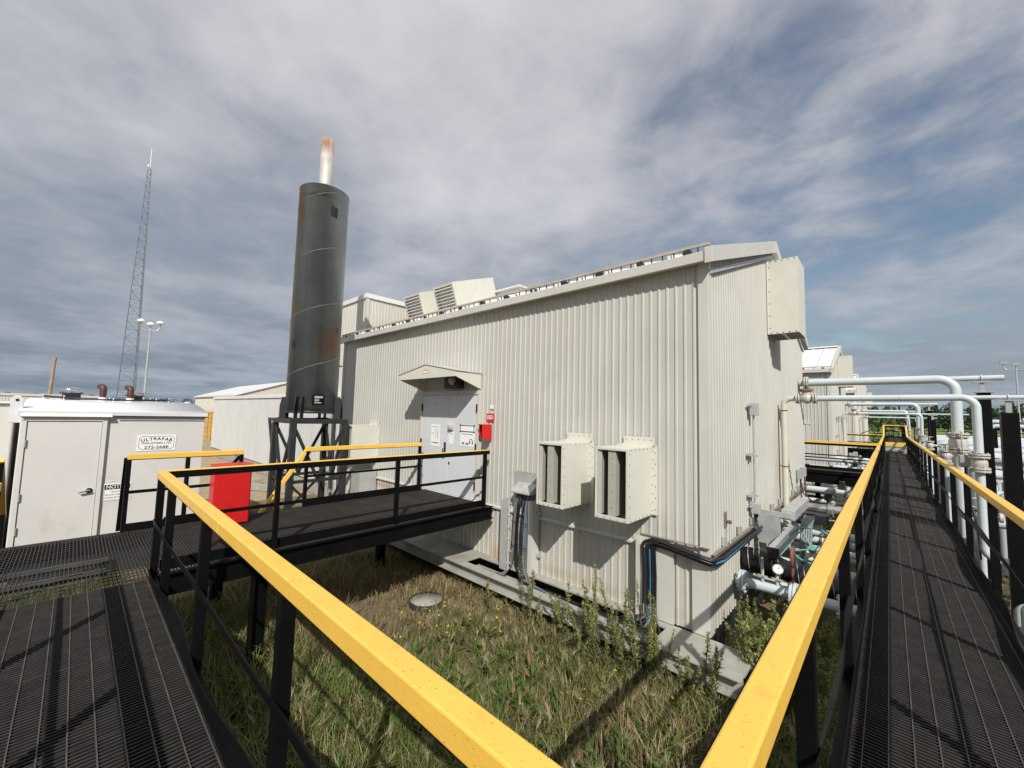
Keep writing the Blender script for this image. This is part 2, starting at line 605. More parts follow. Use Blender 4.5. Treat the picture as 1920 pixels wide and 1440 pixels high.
def text_mesh(body, size, mt, parent, origin, ux, uy, sx=1.0, name='lettering', lift=0.0015, align='CENTER', bold=0.0):
    """flat lettering laid at origin, running along ux with uy up"""
    cu = bpy.data.curves.new(name, 'FONT')
    cu.body = body
    cu.size = size
    cu.align_x = align
    cu.align_y = 'CENTER'
    cu.offset = bold
    to = bpy.data.objects.new(name, cu)
    COL.objects.link(to)
    bpy.context.view_layer.update()
    dg = bpy.context.evaluated_depsgraph_get()
    me = bpy.data.meshes.new_from_object(to.evaluated_get(dg))
    COL.objects.unlink(to)
    bpy.data.objects.remove(to)
    ux = Vector(ux).normalized()
    uy = Vector(uy).normalized()
    nz = ux.cross(uy)
    off = Vector(parent['_w'])
    o0 = Vector(origin) - off + nz * lift
    for vv in me.vertices:
        c = vv.co.copy()
        vv.co = o0 + ux * (c.x * sx) + uy * c.y
    me.materials.clear()
    me.materials.append(mt)
    o = bpy.data.objects.new(name, me)
    COL.objects.link(o)
    o.parent = parent
    o['_w'] = tuple(off)
    return o

# ================================================================== GROUND
random.seed(4)
rng = np.random.default_rng(7)


def sheet(name, x0, x1, y0, y1, z, mt, nx=1, ny=1, amp=0.0):
    mb = MB()
    vs = []
    for j in range(ny + 1):
        for i in range(nx + 1):
            vs.append((x0 + (x1 - x0) * i / nx, y0 + (y1 - y0) * j / ny, z + (random.uniform(-amp, amp) if amp else 0)))
    fs = [(j * (nx + 1) + i, j * (nx + 1) + i + 1, (j + 1) * (nx + 1) + i + 1, (j + 1) * (nx + 1) + i) for j in range(ny) for i in range(nx)]
    mb.add(vs, fs, amp > 0)
    o = mb.build(name, mt)
    return tag(o, kind='structure')


def soil_mat(name, cols, scales, bump=0.5):
    m = bpy.data.materials.new(name)
    m.use_nodes = True
    nt = m.node_tree
    b = nt.nodes['Principled BSDF']
    b.inputs['Roughness'].default_value = 0.95
    b.inputs['Specular IOR Level'].default_value = 0.1
    geo = nt.nodes.new('ShaderNodeNewGeometry')
    prev = None
    for k, (c, sc) in enumerate(zip(cols, [1] + scales)):
        if prev is None:
            prev = c
            continue
        n = nt.nodes.new('ShaderNodeTexNoise')
        n.inputs['Scale'].default_value = sc
        n.inputs['Detail'].default_value = 8
        n.inputs['Roughness'].default_value = 0.7
        nt.links.new(geo.outputs['Position'], n.inputs['Vector'])
        r = nt.nodes.new('ShaderNodeMapRange')
        r.inputs[1].default_value = 0.42
        r.inputs[2].default_value = 0.62
        nt.links.new(n.outputs[0], r.inputs[0])
        x = nt.nodes.new('ShaderNodeMix')
        x.data_type = 'RGBA'
        nt.links.new(r.outputs[0], x.inputs[0])
        if isinstance(prev, tuple):
            x.inputs[6].default_value = (*prev, 1)
        else:
            nt.links.new(prev, x.inputs[6])
        x.inputs[7].default_value = (*c, 1)
        prev = x.outputs[2]
        last = n
    nt.links.new(prev, b.inputs['Base Color'])
    bp = nt.nodes.new('ShaderNodeBump')
    bp.inputs['Strength'].default_value = bump
    bp.inputs['Distance'].default_value = 0.03
    nt.links.new(last.outputs[0], bp.inputs['Height'])
    nt.links.new(bp.outputs[0], b.inputs['Normal'])
    return m


M['gravel'] = soil_mat('tan_gravel', [(0.30, 0.23, 0.145), (0.37, 0.29, 0.185), (0.21, 0.165, 0.105), (0.40, 0.33, 0.23)], [0.15, 2.0, 30.0])
M['field'] = soil_mat('green_field', [(0.17, 0.21, 0.055), (0.23, 0.25, 0.07), (0.12, 0.16, 0.045)], [0.04, 0.3], 0.2)
M['turf'] = soil_mat('dry_turf', [(0.13, 0.098, 0.062), (0.19, 0.145, 0.09), (0.09, 0.075, 0.042), (0.24, 0.19, 0.12)], [0.5, 5.0, 40.0], 0.8)
M['yard'] = soil_mat('dark_yard_gravel', [(0.12, 0.105, 0.085), (0.17, 0.15, 0.12), (0.08, 0.072, 0.06)], [1.2, 18.0], 0.8)

sheet('ground', -1500, 1500, -600, 1800, -0.02, M['gravel'])
sheet('field', -800, 900, 58, 900, -0.012, M['field'])
sheet('pipe_yard', 0.6, 60, 0.0, 57, -0.008, M['yard'])
sheet('unseen_turf', -15.5, 80, -80, -3.001, -0.004, M['turf'])  # added out of view behind the camera: dark turf to cut ground bounce
sheet('grass_yard', -15.5, 0.8, -3.0, 57, -0.004, M['turf'], 40, 60, 0.0)


# ------------------------------------------------------------------ leafy meshes from arrays
def quad_mesh(name, V, tint, mt, smooth=False):
    """V: (n,4,3) quads, tint (n,3)"""
    n = len(V)
    me = bpy.data.meshes.new(name)
    me.vertices.add(n * 4)
    me.vertices.foreach_set('co', V.reshape(-1).astype(np.float32))
    me.loops.add(n * 4)
    me.loops.foreach_set('vertex_index', np.arange(n * 4, dtype=np.int32))
    me.polygons.add(n)
    me.polygons.foreach_set('loop_start', np.arange(0, n * 4, 4, dtype=np.int32))
    at = me.color_attributes.new('tint', 'FLOAT_COLOR', 'POINT')
    col = np.ones((n, 4, 4), np.float32)
    col[:, :, :3] = tint[:, None, :]
    at.data.foreach_set('color', col.reshape(-1))
    me.materials.append(mt)
    me.update()
    me.validate()
    return me


def tree_quads(cx, cy, h, w, conifer, n, rg):
    """leaf clumps through the crown's volume"""
    t = rg.random(n)
    if conifer:
        rad = w * (1 - t) ** 0.85 * (0.35 + 0.65 * rg.random(n) ** 0.5)
        z = h * (0.03 + 0.97 * t)
        base = np.array([0.030, 0.054, 0.028])
        s = h * 0.045 * (1.2 - 0.6 * t)
    else:
        prof = np.sin(np.pi * np.clip(t, 0.03, 0.97)) ** 0.6
        rad = w * prof * rg.random(n) ** 0.4
        z = h * (0.05 + 0.95 * t)
        base = np.array([0.050, 0.080, 0.026])
        s = np.full(n, h * 0.048)
    a = rg.random(n) * 2 * np.pi
    P = np.stack([cx + rad * np.cos(a), cy + rad * np.sin(a), z], 1)
    P += rg.normal(0, h * 0.02, P.shape)
    s = s * (0.6 + 0.8 * rg.random(n))
    d1 = rg.normal(size=(n, 3))
    d1 /= np.linalg.norm(d1, axis=1)[:, None]
    d2 = np.cross(d1, rg.normal(size=(n, 3)))
    d2 /= np.linalg.norm(d2, axis=1)[:, None]
    d1 *= s[:, None]
    d2 *= s[:, None]
    V = np.stack([P - d1, P - d2 * 0.7, P + d1, P + d2 * 0.7], 1)
    V[:, :, 2] = np.maximum(V[:, :, 2], 0.0)
    tn = base[None] * (0.7 + 0.6 * rg.random(n))[:, None] * (0.85 + 0.3 * rg.random())
    return V, tn


def forest(name, label, spots, kfun):
    Vs, Ts = [], []
    for (x, y, h, w, con, n) in spots:
        V, T = tree_quads(x, y, h, w, con, n, rng)
        Vs.append(V)
        Ts.append(T)
    me = quad_mesh(name, np.concatenate(Vs), np.concatenate(Ts), M['leaf'])
    o = bpy.data.objects.new(name, me)
    COL.objects.link(o)
    return tag(o, label, 'trees', kind='stuff')


sp_ = []
for row in range(5):
    for i in range(112):
        x = -140 + i * 5.6 + random.uniform(-2.8, 2.8)
        y = 445 - 0.15 * x + row * 13 + random.uniform(-6, 6)
        con = random.random() < 0.42
        h = random.uniform(13.5, 19.0) * (1.0 + 0.25 * max(0, (x - 40) / 400)) * (1.15 if con else 1.0)
        sp_.append((x, y, h, h * (0.19 if con else 0.30), con, 150))
forest('forest', 'dense dark green forest edge beyond the green field', sp_, None)
sp_ = []
for row in range(3):
    for i in range(120):
        y = -190 + i * 2.9 + random.uniform(-1.5, 1.5)
        x = -380 - row * 8 + random.uniform(-3, 3)
        con = random.random() < 0.4
        h = random.uniform(5.8, 8.6)
        sp_.append((x, y, h, h * (0.24 if con else 0.42), con, 60))
forest('distant_treeline', 'low far treeline on the horizon behind the vented white shed', sp_, None)


def young_tree(px, py, d, h, w, lab, con=False, n=420):
    p = at_dist(px, py, d)
    t = thing('young_tree', lab, 'tree', (p.x, p.y, -0.012))
    mb = MB()
    mb.tube([(p.x, p.y, 0), (p.x + 0.05, p.y, h * 0.45), (p.x, p.y + 0.05, h * 0.9)], [h * 0.022, h * 0.016, h * 0.005], 7)
    for k in range(6):
        a = k * 2.4
        z0 = h * (0.3 + 0.09 * k)
        mb.tube([(p.x, p.y, z0), (p.x + math.cos(a) * w * 0.6, p.y + math.sin(a) * w * 0.6, z0 + h * 0.14)], [h * 0.01, h * 0.003], 5)
    mb.build('trunk', M['bark'], t)
    V, T = tree_quads(0, 0, h, w, con, n, rng)
    V *= 1
    me = quad_mesh('crown', V, T * 1.5, M['leaf'])
    o = bpy.data.objects.new('crown', me)
    COL.objects.link(o)
    o.parent = t


young_tree(1655, 800, 62, 4.4, 1.5, 'young leafy tree in the field beside the end of the raised walkway')
young_tree(1802, 800, 90, 3.4, 1.9, 'low round bush at the field edge behind the tall black columns')


# ================================================================== BUILDINGS
PITCH = 0.118
RIB = [(0.0, 0.0), (0.068, 0.0), (0.080, 0.0125), (0.101, 0.0125), (0.113, 0.0)]
RIBF = [(0.0, 0.0), (0.052, 0.0), (0.060, 0.014), (0.082, 0.014), (0.090, 0.0)]


def siding_run(parent, origin, du, nrm, length, z0, ztop, mt, sheet_w=0.944, name='siding_sheet', depth=1.0, pitch=PITCH, rib=RIB):
    """ribbed wall sheets; origin (x,y), du along wall, nrm outward; ztop(s)"""
    du = Vector(du)
    nrm = Vector(nrm)
    s0 = 0.0
    out = []
    while s0 < length - 0.02:
        s1 = min(length, s0 + sheet_w)
        prof = []
        k = 0
        while True:
            base = s0 + k * pitch
            if base >= s1 - 1e-6:
                break
            for (a, h) in rib:
                if base + a < s1 - 0.003:
                    prof.append((base + a, h))
            k += 1
        prof.append((s1 - 0.0015, 0.0))
        mb = MB()
        vs = []
        lift = random.uniform(0, 0.0035)
        for (s_, h) in prof:
            p = Vector((origin[0], origin[1], 0)) + du * s_ + nrm * (h * depth + lift)
            vs.append((p.x, p.y, z0))
            vs.append((p.x, p.y, ztop(s_)))
        fs = [(2 * i, 2 * i + 2, 2 * i + 3, 2 * i + 1) for i in range(len(prof) - 1)]
        mb.add(vs, fs)
        out.append(mb.build(name, mt, parent))
        s0 = s1
    return out


def compressor_building(Y0, label, detail=True, x0=-12.08, x1=-1.68):
    Y1 = Y0 + 7.84
    yr = (Y0 + Y1) / 2
    sl = 0.352
    ze = 5.235            # roof surface at the eave edge
    ye = Y0 - 0.175

    def zr(y):
        return ze + sl * (min(y, 2 * yr - y) - ye)

    t = thing('metal_building', label, 'building', (x0, Y0, 0.0), 'ribbed metal compressor buildings along the raised walkway')
    # insulated core behind the sheets
    mb = MB()
    mb.prism([(x0 + 0.03, Y0 + 0.02, 0.44), (x0 + 0.03, Y1 - 0.02, 0.44), (x0 + 0.03, Y1 - 0.02, zr(Y1) - 0.12), (x0 + 0.03, yr, zr(yr) - 0.12), (x0 + 0.03, Y0 + 0.02, zr(Y0) - 0.12)], (x1 - x0 - 0.05, 0, 0))
    mb.build('wall_core', M['siding_far'], t)
    fm = M['siding'] if detail else M['siding_far']
    fl = M['siding_low'] if detail else M['siding_far']
    siding_run(t, (x0, Y0), (1, 0, 0), (0, -1, 0), x1 - x0, 1.385, lambda s_: zr(Y0) - 0.06, fm)
    siding_run(t, (x0, Y0 + 0.012), (1, 0, 0), (0, -1, 0), x1 - x0, 0.452, lambda s_: 1.362, fl)
    siding_run(t, (x1, Y0), (0, 1, 0), (1, 0, 0), Y1 - Y0, 1.405, lambda s_: zr(Y0 + s_) - 0.1, fm)
    siding_run(t, (x1 - 0.012, Y0), (0, 1, 0), (1, 0, 0), Y1 - Y0, 0.452, lambda s_: 1.375, fl)
    siding_run(t, (x0, Y1), (0, -1, 0), (-1, 0, 0), Y1 - Y0, 0.452, lambda s_: zr(Y1 - s_) - 0.1, M['siding_far'])
    # corner trims, ledge flashing
    mb = MB()
    mb.box(x1 - 0.10, x1 + 0.034, Y0 - 0.036, Y0 + 0.085, 1.405, zr(Y0) - 0.07)
    mb.build('corner_trim', M['trim'], t, 0.006)
    mb = MB()
    mb.box(x1 - 0.20, x1 + 0.016, Y0 - 0.034, Y0 + 0.18, 0.45, 1.345)
    mb.build('corner_trim', M['trim'], t, 0.006)
    mb = MB()
    mb.box(x0 - 0.034, x0 + 0.085, Y0 - 0.036, Y0 + 0.085, 0.45, zr(Y0) - 0.07)
    mb.build('corner_trim', M['trim'], t, 0.006)
    mb = MB()
    mb.prism([(x0, Y0 - 0.004, 1.395), (x0, Y0 - 0.042, 1.38), (x0, Y0 - 0.042, 1.35), (x0, Y0 - 0.004, 1.36)], (x1 - x0 - 0.101, 0, 0))
    mb.build('ledge_flashing', M['trim'], t)
    # eave fascia and rake boards
    mb = MB()
    mb.prism([(x0 - 0.12, ye, ze), (x0 - 0.12, ye, ze - 0.13), (x0 - 0.12, ye + 0.03, ze - 0.135), (x0 - 0.12, Y0 - 0.002, ze - 0.10), (x0 - 0.12, Y0 - 0.002, zr(Y0) - 0.02)], (x1 - x0 + 0.22, 0, 0))
    fas = mb.build('eave_fascia', M['trim'], t, 0.004)
    for xa, xb in ((x1 + 0.036, x1 + 0.13), (x0 - 0.13, x0 - 0.036)):
        mb = MB()
        xo = xb if xa > x1 else xa

        def pr(y, dzz):
            return (xa, y, zr(y) + dzz)
        mb.prism([(xa, ye - 0.02, ze + 0.035), pr(yr, 0.045), (xa, 2 * yr - ye + 0.02, ze + 0.035), (xa, 2 * yr - ye + 0.02, ze - 0.17), pr(yr, -0.19), (xa, ye - 0.02, ze - 0.17)], (xb - xa, 0, 0))
        mb.build('rake_fascia', M['trim'], t, 0.004)
        mb = MB()
        xi0, xi1 = (x1 + 0.02, x1 + 0.05) if xa > x1 else (x0 - 0.05, x0 - 0.02)
        mb.prism([(xi0, ye + 0.16, ze - 0.20), (xi0, yr, zr(yr) - 0.225), (xi0, 2 * yr - ye - 0.16, ze - 0.20), (xi0, 2 * yr - ye - 0.16, ze - 0.26), (xi0, yr, zr(yr) - 0.29), (xi0, ye + 0.16, ze - 0.26)], (xi1 - xi0, 0, 0))
        mb.build('rake_trim', M['galv'], t)
    # roof sheets with standing seams
    n = 22
    wv = (x1 - x0 + 0.06) / n
    proto = None
    for i in range(n):
        xs = x0 - 0.03 + i * wv
        for side in (0, 1):
            ya, yb = (ye + 0.01, yr) if side == 0 else (2 * yr - ye - 0.01, yr)
            mb = MB()
            za, zb = zr(ya), zr(yb)
            mb.prism([(xs, ya, za - 0.03), (xs, yb, zb - 0.03), (xs, yb, zb), (xs, ya, za)], (wv - 0.003, 0, 0))
            mb.prism([(xs, ya, za), (xs, yb, zb), (xs, yb, zb + 0.05), (xs, ya, za + 0.05)], (0.022, 0, 0))
            mb.build('roof_sheet', M['roof'], t)
    mb = MB()
    mb.prism([(x0 - 0.03, yr - 0.22, zr(yr) - 0.015), (x0 - 0.03, yr, zr(yr) + 0.075), (x0 - 0.03, yr + 0.22, zr(yr) - 0.015), (x0 - 0.03, yr, zr(yr) + 0.06)], (x1 - x0 + 0.06, 0, 0))
    mb.build('ridge_cap', M['roof'], t)
    # snow guard along the eave
    mb = MB()
    yg = ye + 0.05
    zg = zr(yg)
    mb.box(x0 + 0.02, x1 + 0.08, yg - 0.02, yg + 0.02, zg + 0.062, zg + 0.098)
    sg = mb.build('snow_guard', M['tan_rail'], t, 0.003)
    mb = MB()
    k = x0 + 0.10
    while k < x1 + 0.06:
        mb.box(k, k + 0.012, yg - 0.008, yg + 0.008, zg + 0.0, zg + 0.062)
        k += 0.155
    tag(mb.build('guard_pickets', M['steel_dark'], sg), kind='stuff')
    k = x0 + 0.25
    while k < x1:
        mb = MB()
        mb.box(k, k + 0.10, yg - 0.025, yg + 0.05, zg - 0.01, zg + 0.045)
        mb.build('guard_clamp', M['steel_dark'], sg)
        k += 0.66
    # skid the building stands on
    mb = MB()
    ys = Y0 - 0.60
    mb.box(x0 - 0.05, x1 + 0.5, ys, ys + 0.012, 0.27, 0.452)
    mb.box(x0 - 0.05, x1 + 0.5, ys - 0.09, ys + 0.07, 0.44, 0.462)
    mb.box(x0 - 0.05, x1 + 0.5, ys - 0.09, ys + 0.07, 0.262, 0.28)
    sk = mb.build('skid_beam', M['skid'], t, 0.003)
    mb = MB()
    mb.box(x0 - 0.05, -5.65, ys + 0.071, Y0 + 0.02, 0.425, 0.449)
    mb.box(-2.15, x1 + 0.5, ys + 0.071, Y0 - 0.04, 0.425, 0.449)
    mb.box(-5.649, -2.151, Y0 - 0.16, Y0 + 0.02, 0.425, 0.449)
    mb.box(-5.649, -2.151, ys + 0.02, Y0 - 0.17, 0.30, 0.312)
    mb.build('skid_deck', M['skid'], t)
    mb = MB()
    mb.box(x0 - 0.05, x1 + 0.02, Y0 + 0.03, Y0 + 0.18, 0.0, 0.44)
    mb.box(x1 - 0.3, x1 - 0.01, Y0 + 0.2, Y1, 0.0, 0.44)
    mb.build('skid_footing', M['steel_dark'], t)
    return t, zr


B1, ZR1 = compressor_building(5.46, 'cream ribbed metal building with white double doors under a gabled canopy')
B2, ZR2 = compressor_building(20.46, 'second ribbed metal building along the walkway, its white seamed roof in view', True)
B3, ZR3 = compressor_building(35.46, 'third ribbed metal building along the walkway, only its gable hood and end showing', False)
B4, ZR4 = compressor_building(50.46, 'farthest ribbed metal building along the walkway', False)


# ---- double door, frame, hinges, notices (on building 1)
def plaque(parent, x0, x1, z0, z1, y, mt=None, name='notice', t=0.004):
    mb = MB()
    mb.box(x0, x1, y - t, y, z0, z1)
    return mb.build(name, mt or M['paper'], parent)


DX0, DX1, DZ0, DZ1 = -7.82, -5.94, 1.405, 3.47
YW = 5.46
mb = MB()
mb.box(DX0 - 0.05, DX0 + 0.012, YW - 0.075, YW, DZ0, DZ1)
mb.box(DX1 - 0.012, DX1 + 0.05, YW - 0.075, YW, DZ0, DZ1)
mb.box(DX0 - 0.05, DX1 + 0.05, YW - 0.08, YW, DZ1, DZ1 + 0.085)
mb.box(DX0 - 0.05, DX1 + 0.05, YW - 0.09, YW, DZ0 - 0.02, DZ0 + 0.006)
frame_ = mb.build('door_frame', M['trim'], B1, 0.004)
mb = MB()
for i in range(11):
    x = DX0 + 0.05 + i * (DX1 - DX0 - 0.1) / 10
    mb.cyl((x, YW - 0.08, DZ1 + 0.045), (x, YW - 0.088, DZ1 + 0.045), 0.009, n=6)
mb.build('screws', M['screw'], frame_)
DC = -6.83
leaves = []
for a, b in ((DX0 + 0.016, DC - 0.003), (DC + 0.003, DX1 - 0.016)):
    mb = MB()
    mb.box(a, b, YW - 0.062, YW - 0.008, DZ0 + 0.012, DZ1 - 0.004)
    leaves.append(mb.build('door', M['door'], B1, 0.004))
YD = YW - 0.062
for lf, hx in ((leaves[0], DX0 + 0.014), (leaves[1], DX1 - 0.014)):
    for z in (1.68, 2.42, 3.20):
        mb = MB()
        mb.box(hx - 0.02, hx + 0.02, YD - 0.022, YD - 0.002, z - 0.075, z + 0.075)
        mb.cyl((hx, YD - 0.024, z - 0.08), (hx, YD - 0.024, z + 0.08), 0.011, n=8)
        mb.build('hinge', M['steel_dark'], lf)
mb = MB()
mb.box(DC - 0.135, DC - 0.075, YD - 0.008, YD, 2.26, 2.47)
mb.cyl((DC - 0.105, YD - 0.008, 2.42), (DC - 0.105, YD - 0.022, 2.42), 0.022, n=12)
mb.tube([(DC - 0.105, YD - 0.01, 2.34), (DC - 0.105, YD - 0.06, 2.335), (DC - 0.105, YD - 0.065, 2.22), (DC - 0.105, YD - 0.02, 2.16)], 0.012, 8)
mb.build('handle', M['steel_dark'], leaves[0])
mb = MB()
mb.cyl((DC + 0.06, YD, 2.05), (DC + 0.06, YD - 0.012, 2.05), 0.03, n=14)
mb.build('lock', M['chrome'], leaves[1])
mb = MB()
mb.box(DC + 0.01, DC + 0.16, YD - 0.05, YD - 0.002, 2.74, 2.83)
mb.cyl((DC + 0.1, YD - 0.05, 2.785), (DC + 0.1, YD - 0.07, 2.785), 0.03, n=10)
mb.build('door_closer', M['galv'], leaves[1])


def door_notice(lf, x0, x1, z0, z1, lines, frame=False):
    p = plaque(lf, x0, x1, z0, z1, YD - 0.001, name='notice')
    mb = MB()
    for (a, b, c, d) in lines:
        mb.box(x0 + a * (x1 - x0), x0 + b * (x1 - x0), YD - 0.0075, YD - 0.0055, z0 + c * (z1 - z0), z0 + d * (z1 - z0))
    mb.build('print', M['ink_grey'], p)
    return p


door_notice(leaves[0], -7.44, -7.13, 2.36, 2.83, [(0.08, 0.92, 0.88, 0.90), (0.08, 0.30, 0.58, 0.61)] + [(0.45, 0.56, 0.40 + 0.05 * q, 0.415 + 0.05 * q) for q in range(9)] + [(0.72, 0.86, 0.36 + 0.05 * q, 0.375 + 0.05 * q) for q in range(9)] + [(0.12, 0.22, 0.13, 0.20), (0.32, 0.92, 0.14, 0.19)])
door_notice(leaves[1], -6.80, -6.66, 2.44, 2.70, [(0.15, 0.85, 0.80, 0.84)])
fr = door_notice(leaves[1], -6.44, -6.02, 2.72, 2.85, [])
mb = MB()
for (a, b, c, d) in ((0, 1, 0, .1), (0, 1, .9, 1), (0, .03, .1, .9), (.97, 1, .1, .9)):
    mb.box(-6.44 + .42 * a, -6.44 + .42 * b, YD - 0.0085, YD - 0.0055, 2.72 + .13 * c, 2.72 + .13 * d)
for cx, cz in ((-6.44, 2.72), (-6.02, 2.72), (-6.44, 2.85), (-6.02, 2.85)):
    mb.box(cx - 0.016, cx + 0.016, YD - 0.0095, YD - 0.006, cz - 0.014, cz + 0.014)
mb.build('print', M['ink'], fr)
hd = door_notice(leaves[1], -6.44, -6.02, 2.43, 2.705, [(0.1, 0.9, 0.86, 0.90), (0.14, 0.32, 0.14, 0.28), (0.42, 0.62, 0.12, 0.26)])
mb = MB()
for k in range(11):
    a0, a1 = math.pi * k / 11, math.pi * (k + 1) / 11
    c = Vector((-6.10, YD - 0.007, 2.53))
    mb.bar(c + Vector((math.cos(a0) * 0.04, 0, math.sin(a0) * 0.05)), c + Vector((math.cos(a1) * 0.04, 0, math.sin(a1) * 0.05)), 0.012, 0.002, (0, 1, 0))
mb.box(-6.155, -6.125, YD - 0.0075, YD - 0.0055, 2.48, 2.535)
mb.box(-6.075, -6.045, YD - 0.0075, YD - 0.0055, 2.48, 2.535)
mb.build('headset_symbol', M['ink'], hd)
for cx, lf in ((-7.32, leaves[0]), (-6.34, leaves[1])):
    mb = MB()
    mb.box(cx - 0.06, cx + 0.06, YD - 0.004, YD - 0.0005, 3.27, 3.31)
    mb.build('door_label', M['trim'], lf)

# ---- canopy over the doors
CX0, CX1, CY = -7.86, -5.90, 4.78
PKX, PKZ = -6.86, 4.055
can = thing('door_canopy', 'cream gabled metal canopy projecting over the white double doors', 'canopy', (PKX, YW, 3.58))
mb = MB()
th = 0.012
mb.prism([(CX0, CY, 3.775), (CX1, CY, 3.785), (CX1, CY, 3.885), (PKX, CY, PKZ), (CX0, CY, 3.875)], (0, th, 0))
fp = mb.build('front_panel', M['hood'], can)
for sx in (CX0, CX1):
    mb = MB()
    d = th if sx == CX0 else -th
    mb.prism([(sx, CY + th, 3.78), (sx, YW - 0.03, 3.575), (sx, YW - 0.03, 3.885), (sx, CY + th, 3.88)], (d, 0, 0))
    mb.build('side_panel', M['hood'], can)
mb = MB()
mb.prism([(CX0 - 0.02, CY - 0.015, 3.878), (PKX, CY - 0.015, PKZ + 0.004), (PKX, CY - 0.015, PKZ + 0.018), (CX0 - 0.02, CY - 0.015, 3.892)], (0, YW - CY - 0.012, 0))
mb.prism([(PKX, CY - 0.015, PKZ + 0.004), (CX1 + 0.02, CY - 0.015, 3.888), (CX1 + 0.02, CY - 0.015, 3.902), (PKX, CY - 0.015, PKZ + 0.018)], (0, YW - CY - 0.012, 0))
mb.build('roof', M['trim'], can)
mb = MB()
mb.box(PKX - 0.12, PKX + 0.12, CY - 0.004, CY - 0.0005, 3.885, 3.925)
mb.prism([(PKX - 0.12, CY - 0.004, 3.925), (PKX + 0.12, CY - 0.004, 3.925), (PKX + 0.08, CY - 0.004, 3.955), (PKX - 0.08, CY - 0.004, 3.955)], (0, 0.0035, 0))
em = mb.build('emblem', M['gold'], fp)
mb = MB()
mb.box(PKX - 0.095, PKX + 0.095, CY - 0.0065, CY - 0.0045, 3.89, 3.922)
mb.build('emblem_plate', M['paper'], em)
t = thing('wall_light', 'dark guarded light fixture under the door canopy', 'light', (-6.55, YW, 3.6))
mb = MB()
mb.box(-6.86, -6.42, 5.26, YW - 0.03, 3.60, 3.84)
mb.build('housing', M['steel_dark'], t, 0.01)
mb = MB()
mb.cyl((-6.55, 5.26, 3.76), (-6.55, 5.18, 3.73), 0.075, n=14)
mb.build('lamp', M['grey'], t)
mb = MB()
for z in (3.64, 3.70, 3.76):
    mb.bar((-6.88, 5.245, z), (-6.40, 5.245, z), 0.008, 0.008)
mb.build('guard', M['steel_dark'], t)

# ---- emergency stop station
t = thing('emergency_stop_station', 'red hooded emergency stop box on the wall right of the double doors', 'alarm', (-5.62, YW, 2.6))
mb = MB()
ya = YW - 0.27
z0, z1 = 2.58, 2.88
xl, xr = -5.80, -5.56
prof = [(xr, YW - 0.03, z1), (xr, ya, z1), (xr, ya, z0 + 0.10), (xr, ya + 0.10, z0), (xr, YW - 0.03, z0 + 0.02)]
mb.prism(prof, (-0.012, 0, 0))
mb.prism([(xl, YW - 0.03, z1), (xl, ya + 0.13, z1), (xl, ya + 0.13, z0 + 0.10), (xl, YW - 0.03, z0 + 0.02)], (0.012, 0, 0))
mb.prism([(xr, YW - 0.03, z1), (xr, ya, z1), (xl, ya + 0.10, z1), (xl, YW - 0.03, z1)], (0, 0, 0.012))
mb.build('hood', M['red'], t)
mb = MB()
mb.box(xl + 0.02, xr - 0.02, YW - 0.06, YW - 0.028, z0 + 0.02, z1 - 0.01)
mb.cyl(((xl + xr) / 2, YW - 0.06, 2.74), ((xl + xr) / 2, YW - 0.10, 2.74), 0.04, n=16)
mb.build('push_button', M['paper'], t)
t = thing('emergency_stop_sign', 'small red ESD sign above the emergency stop box', 'sign', (-5.62, YW - 0.03, 2.94))
mb = MB()
mb.box(-5.71, -5.51, YW - 0.034, YW - 0.028, 2.95, 3.10)
sg = mb.build('plate', M['red'], t)
text_mesh('ESD', 0.10, M['paper'], sg, (-5.61, YW - 0.0345, 3.025), (1, 0, 0), (0, 0, 1), 0.95, 'lettering', 0.001, bold=0.002)
mb = MB()
mb.box(-5.62, -5.53, YW - 0.033, YW - 0.028, 3.19, 3.26)
tag(mb.build('wall_label', M['paper']), 'tiny white label on the wall above the ESD sign', 'label')


# ---- intake hoods on walls
def screw_line(mb, p, q, n, nrm, r=0.0065):
    p, q, nrm = Vector(p), Vector(q), Vector(nrm)
    for i in range(n):
        c = p.lerp(q, (i + 0.5) / n)
        mb.cyl(c, c + nrm * 0.006, r, n=6)


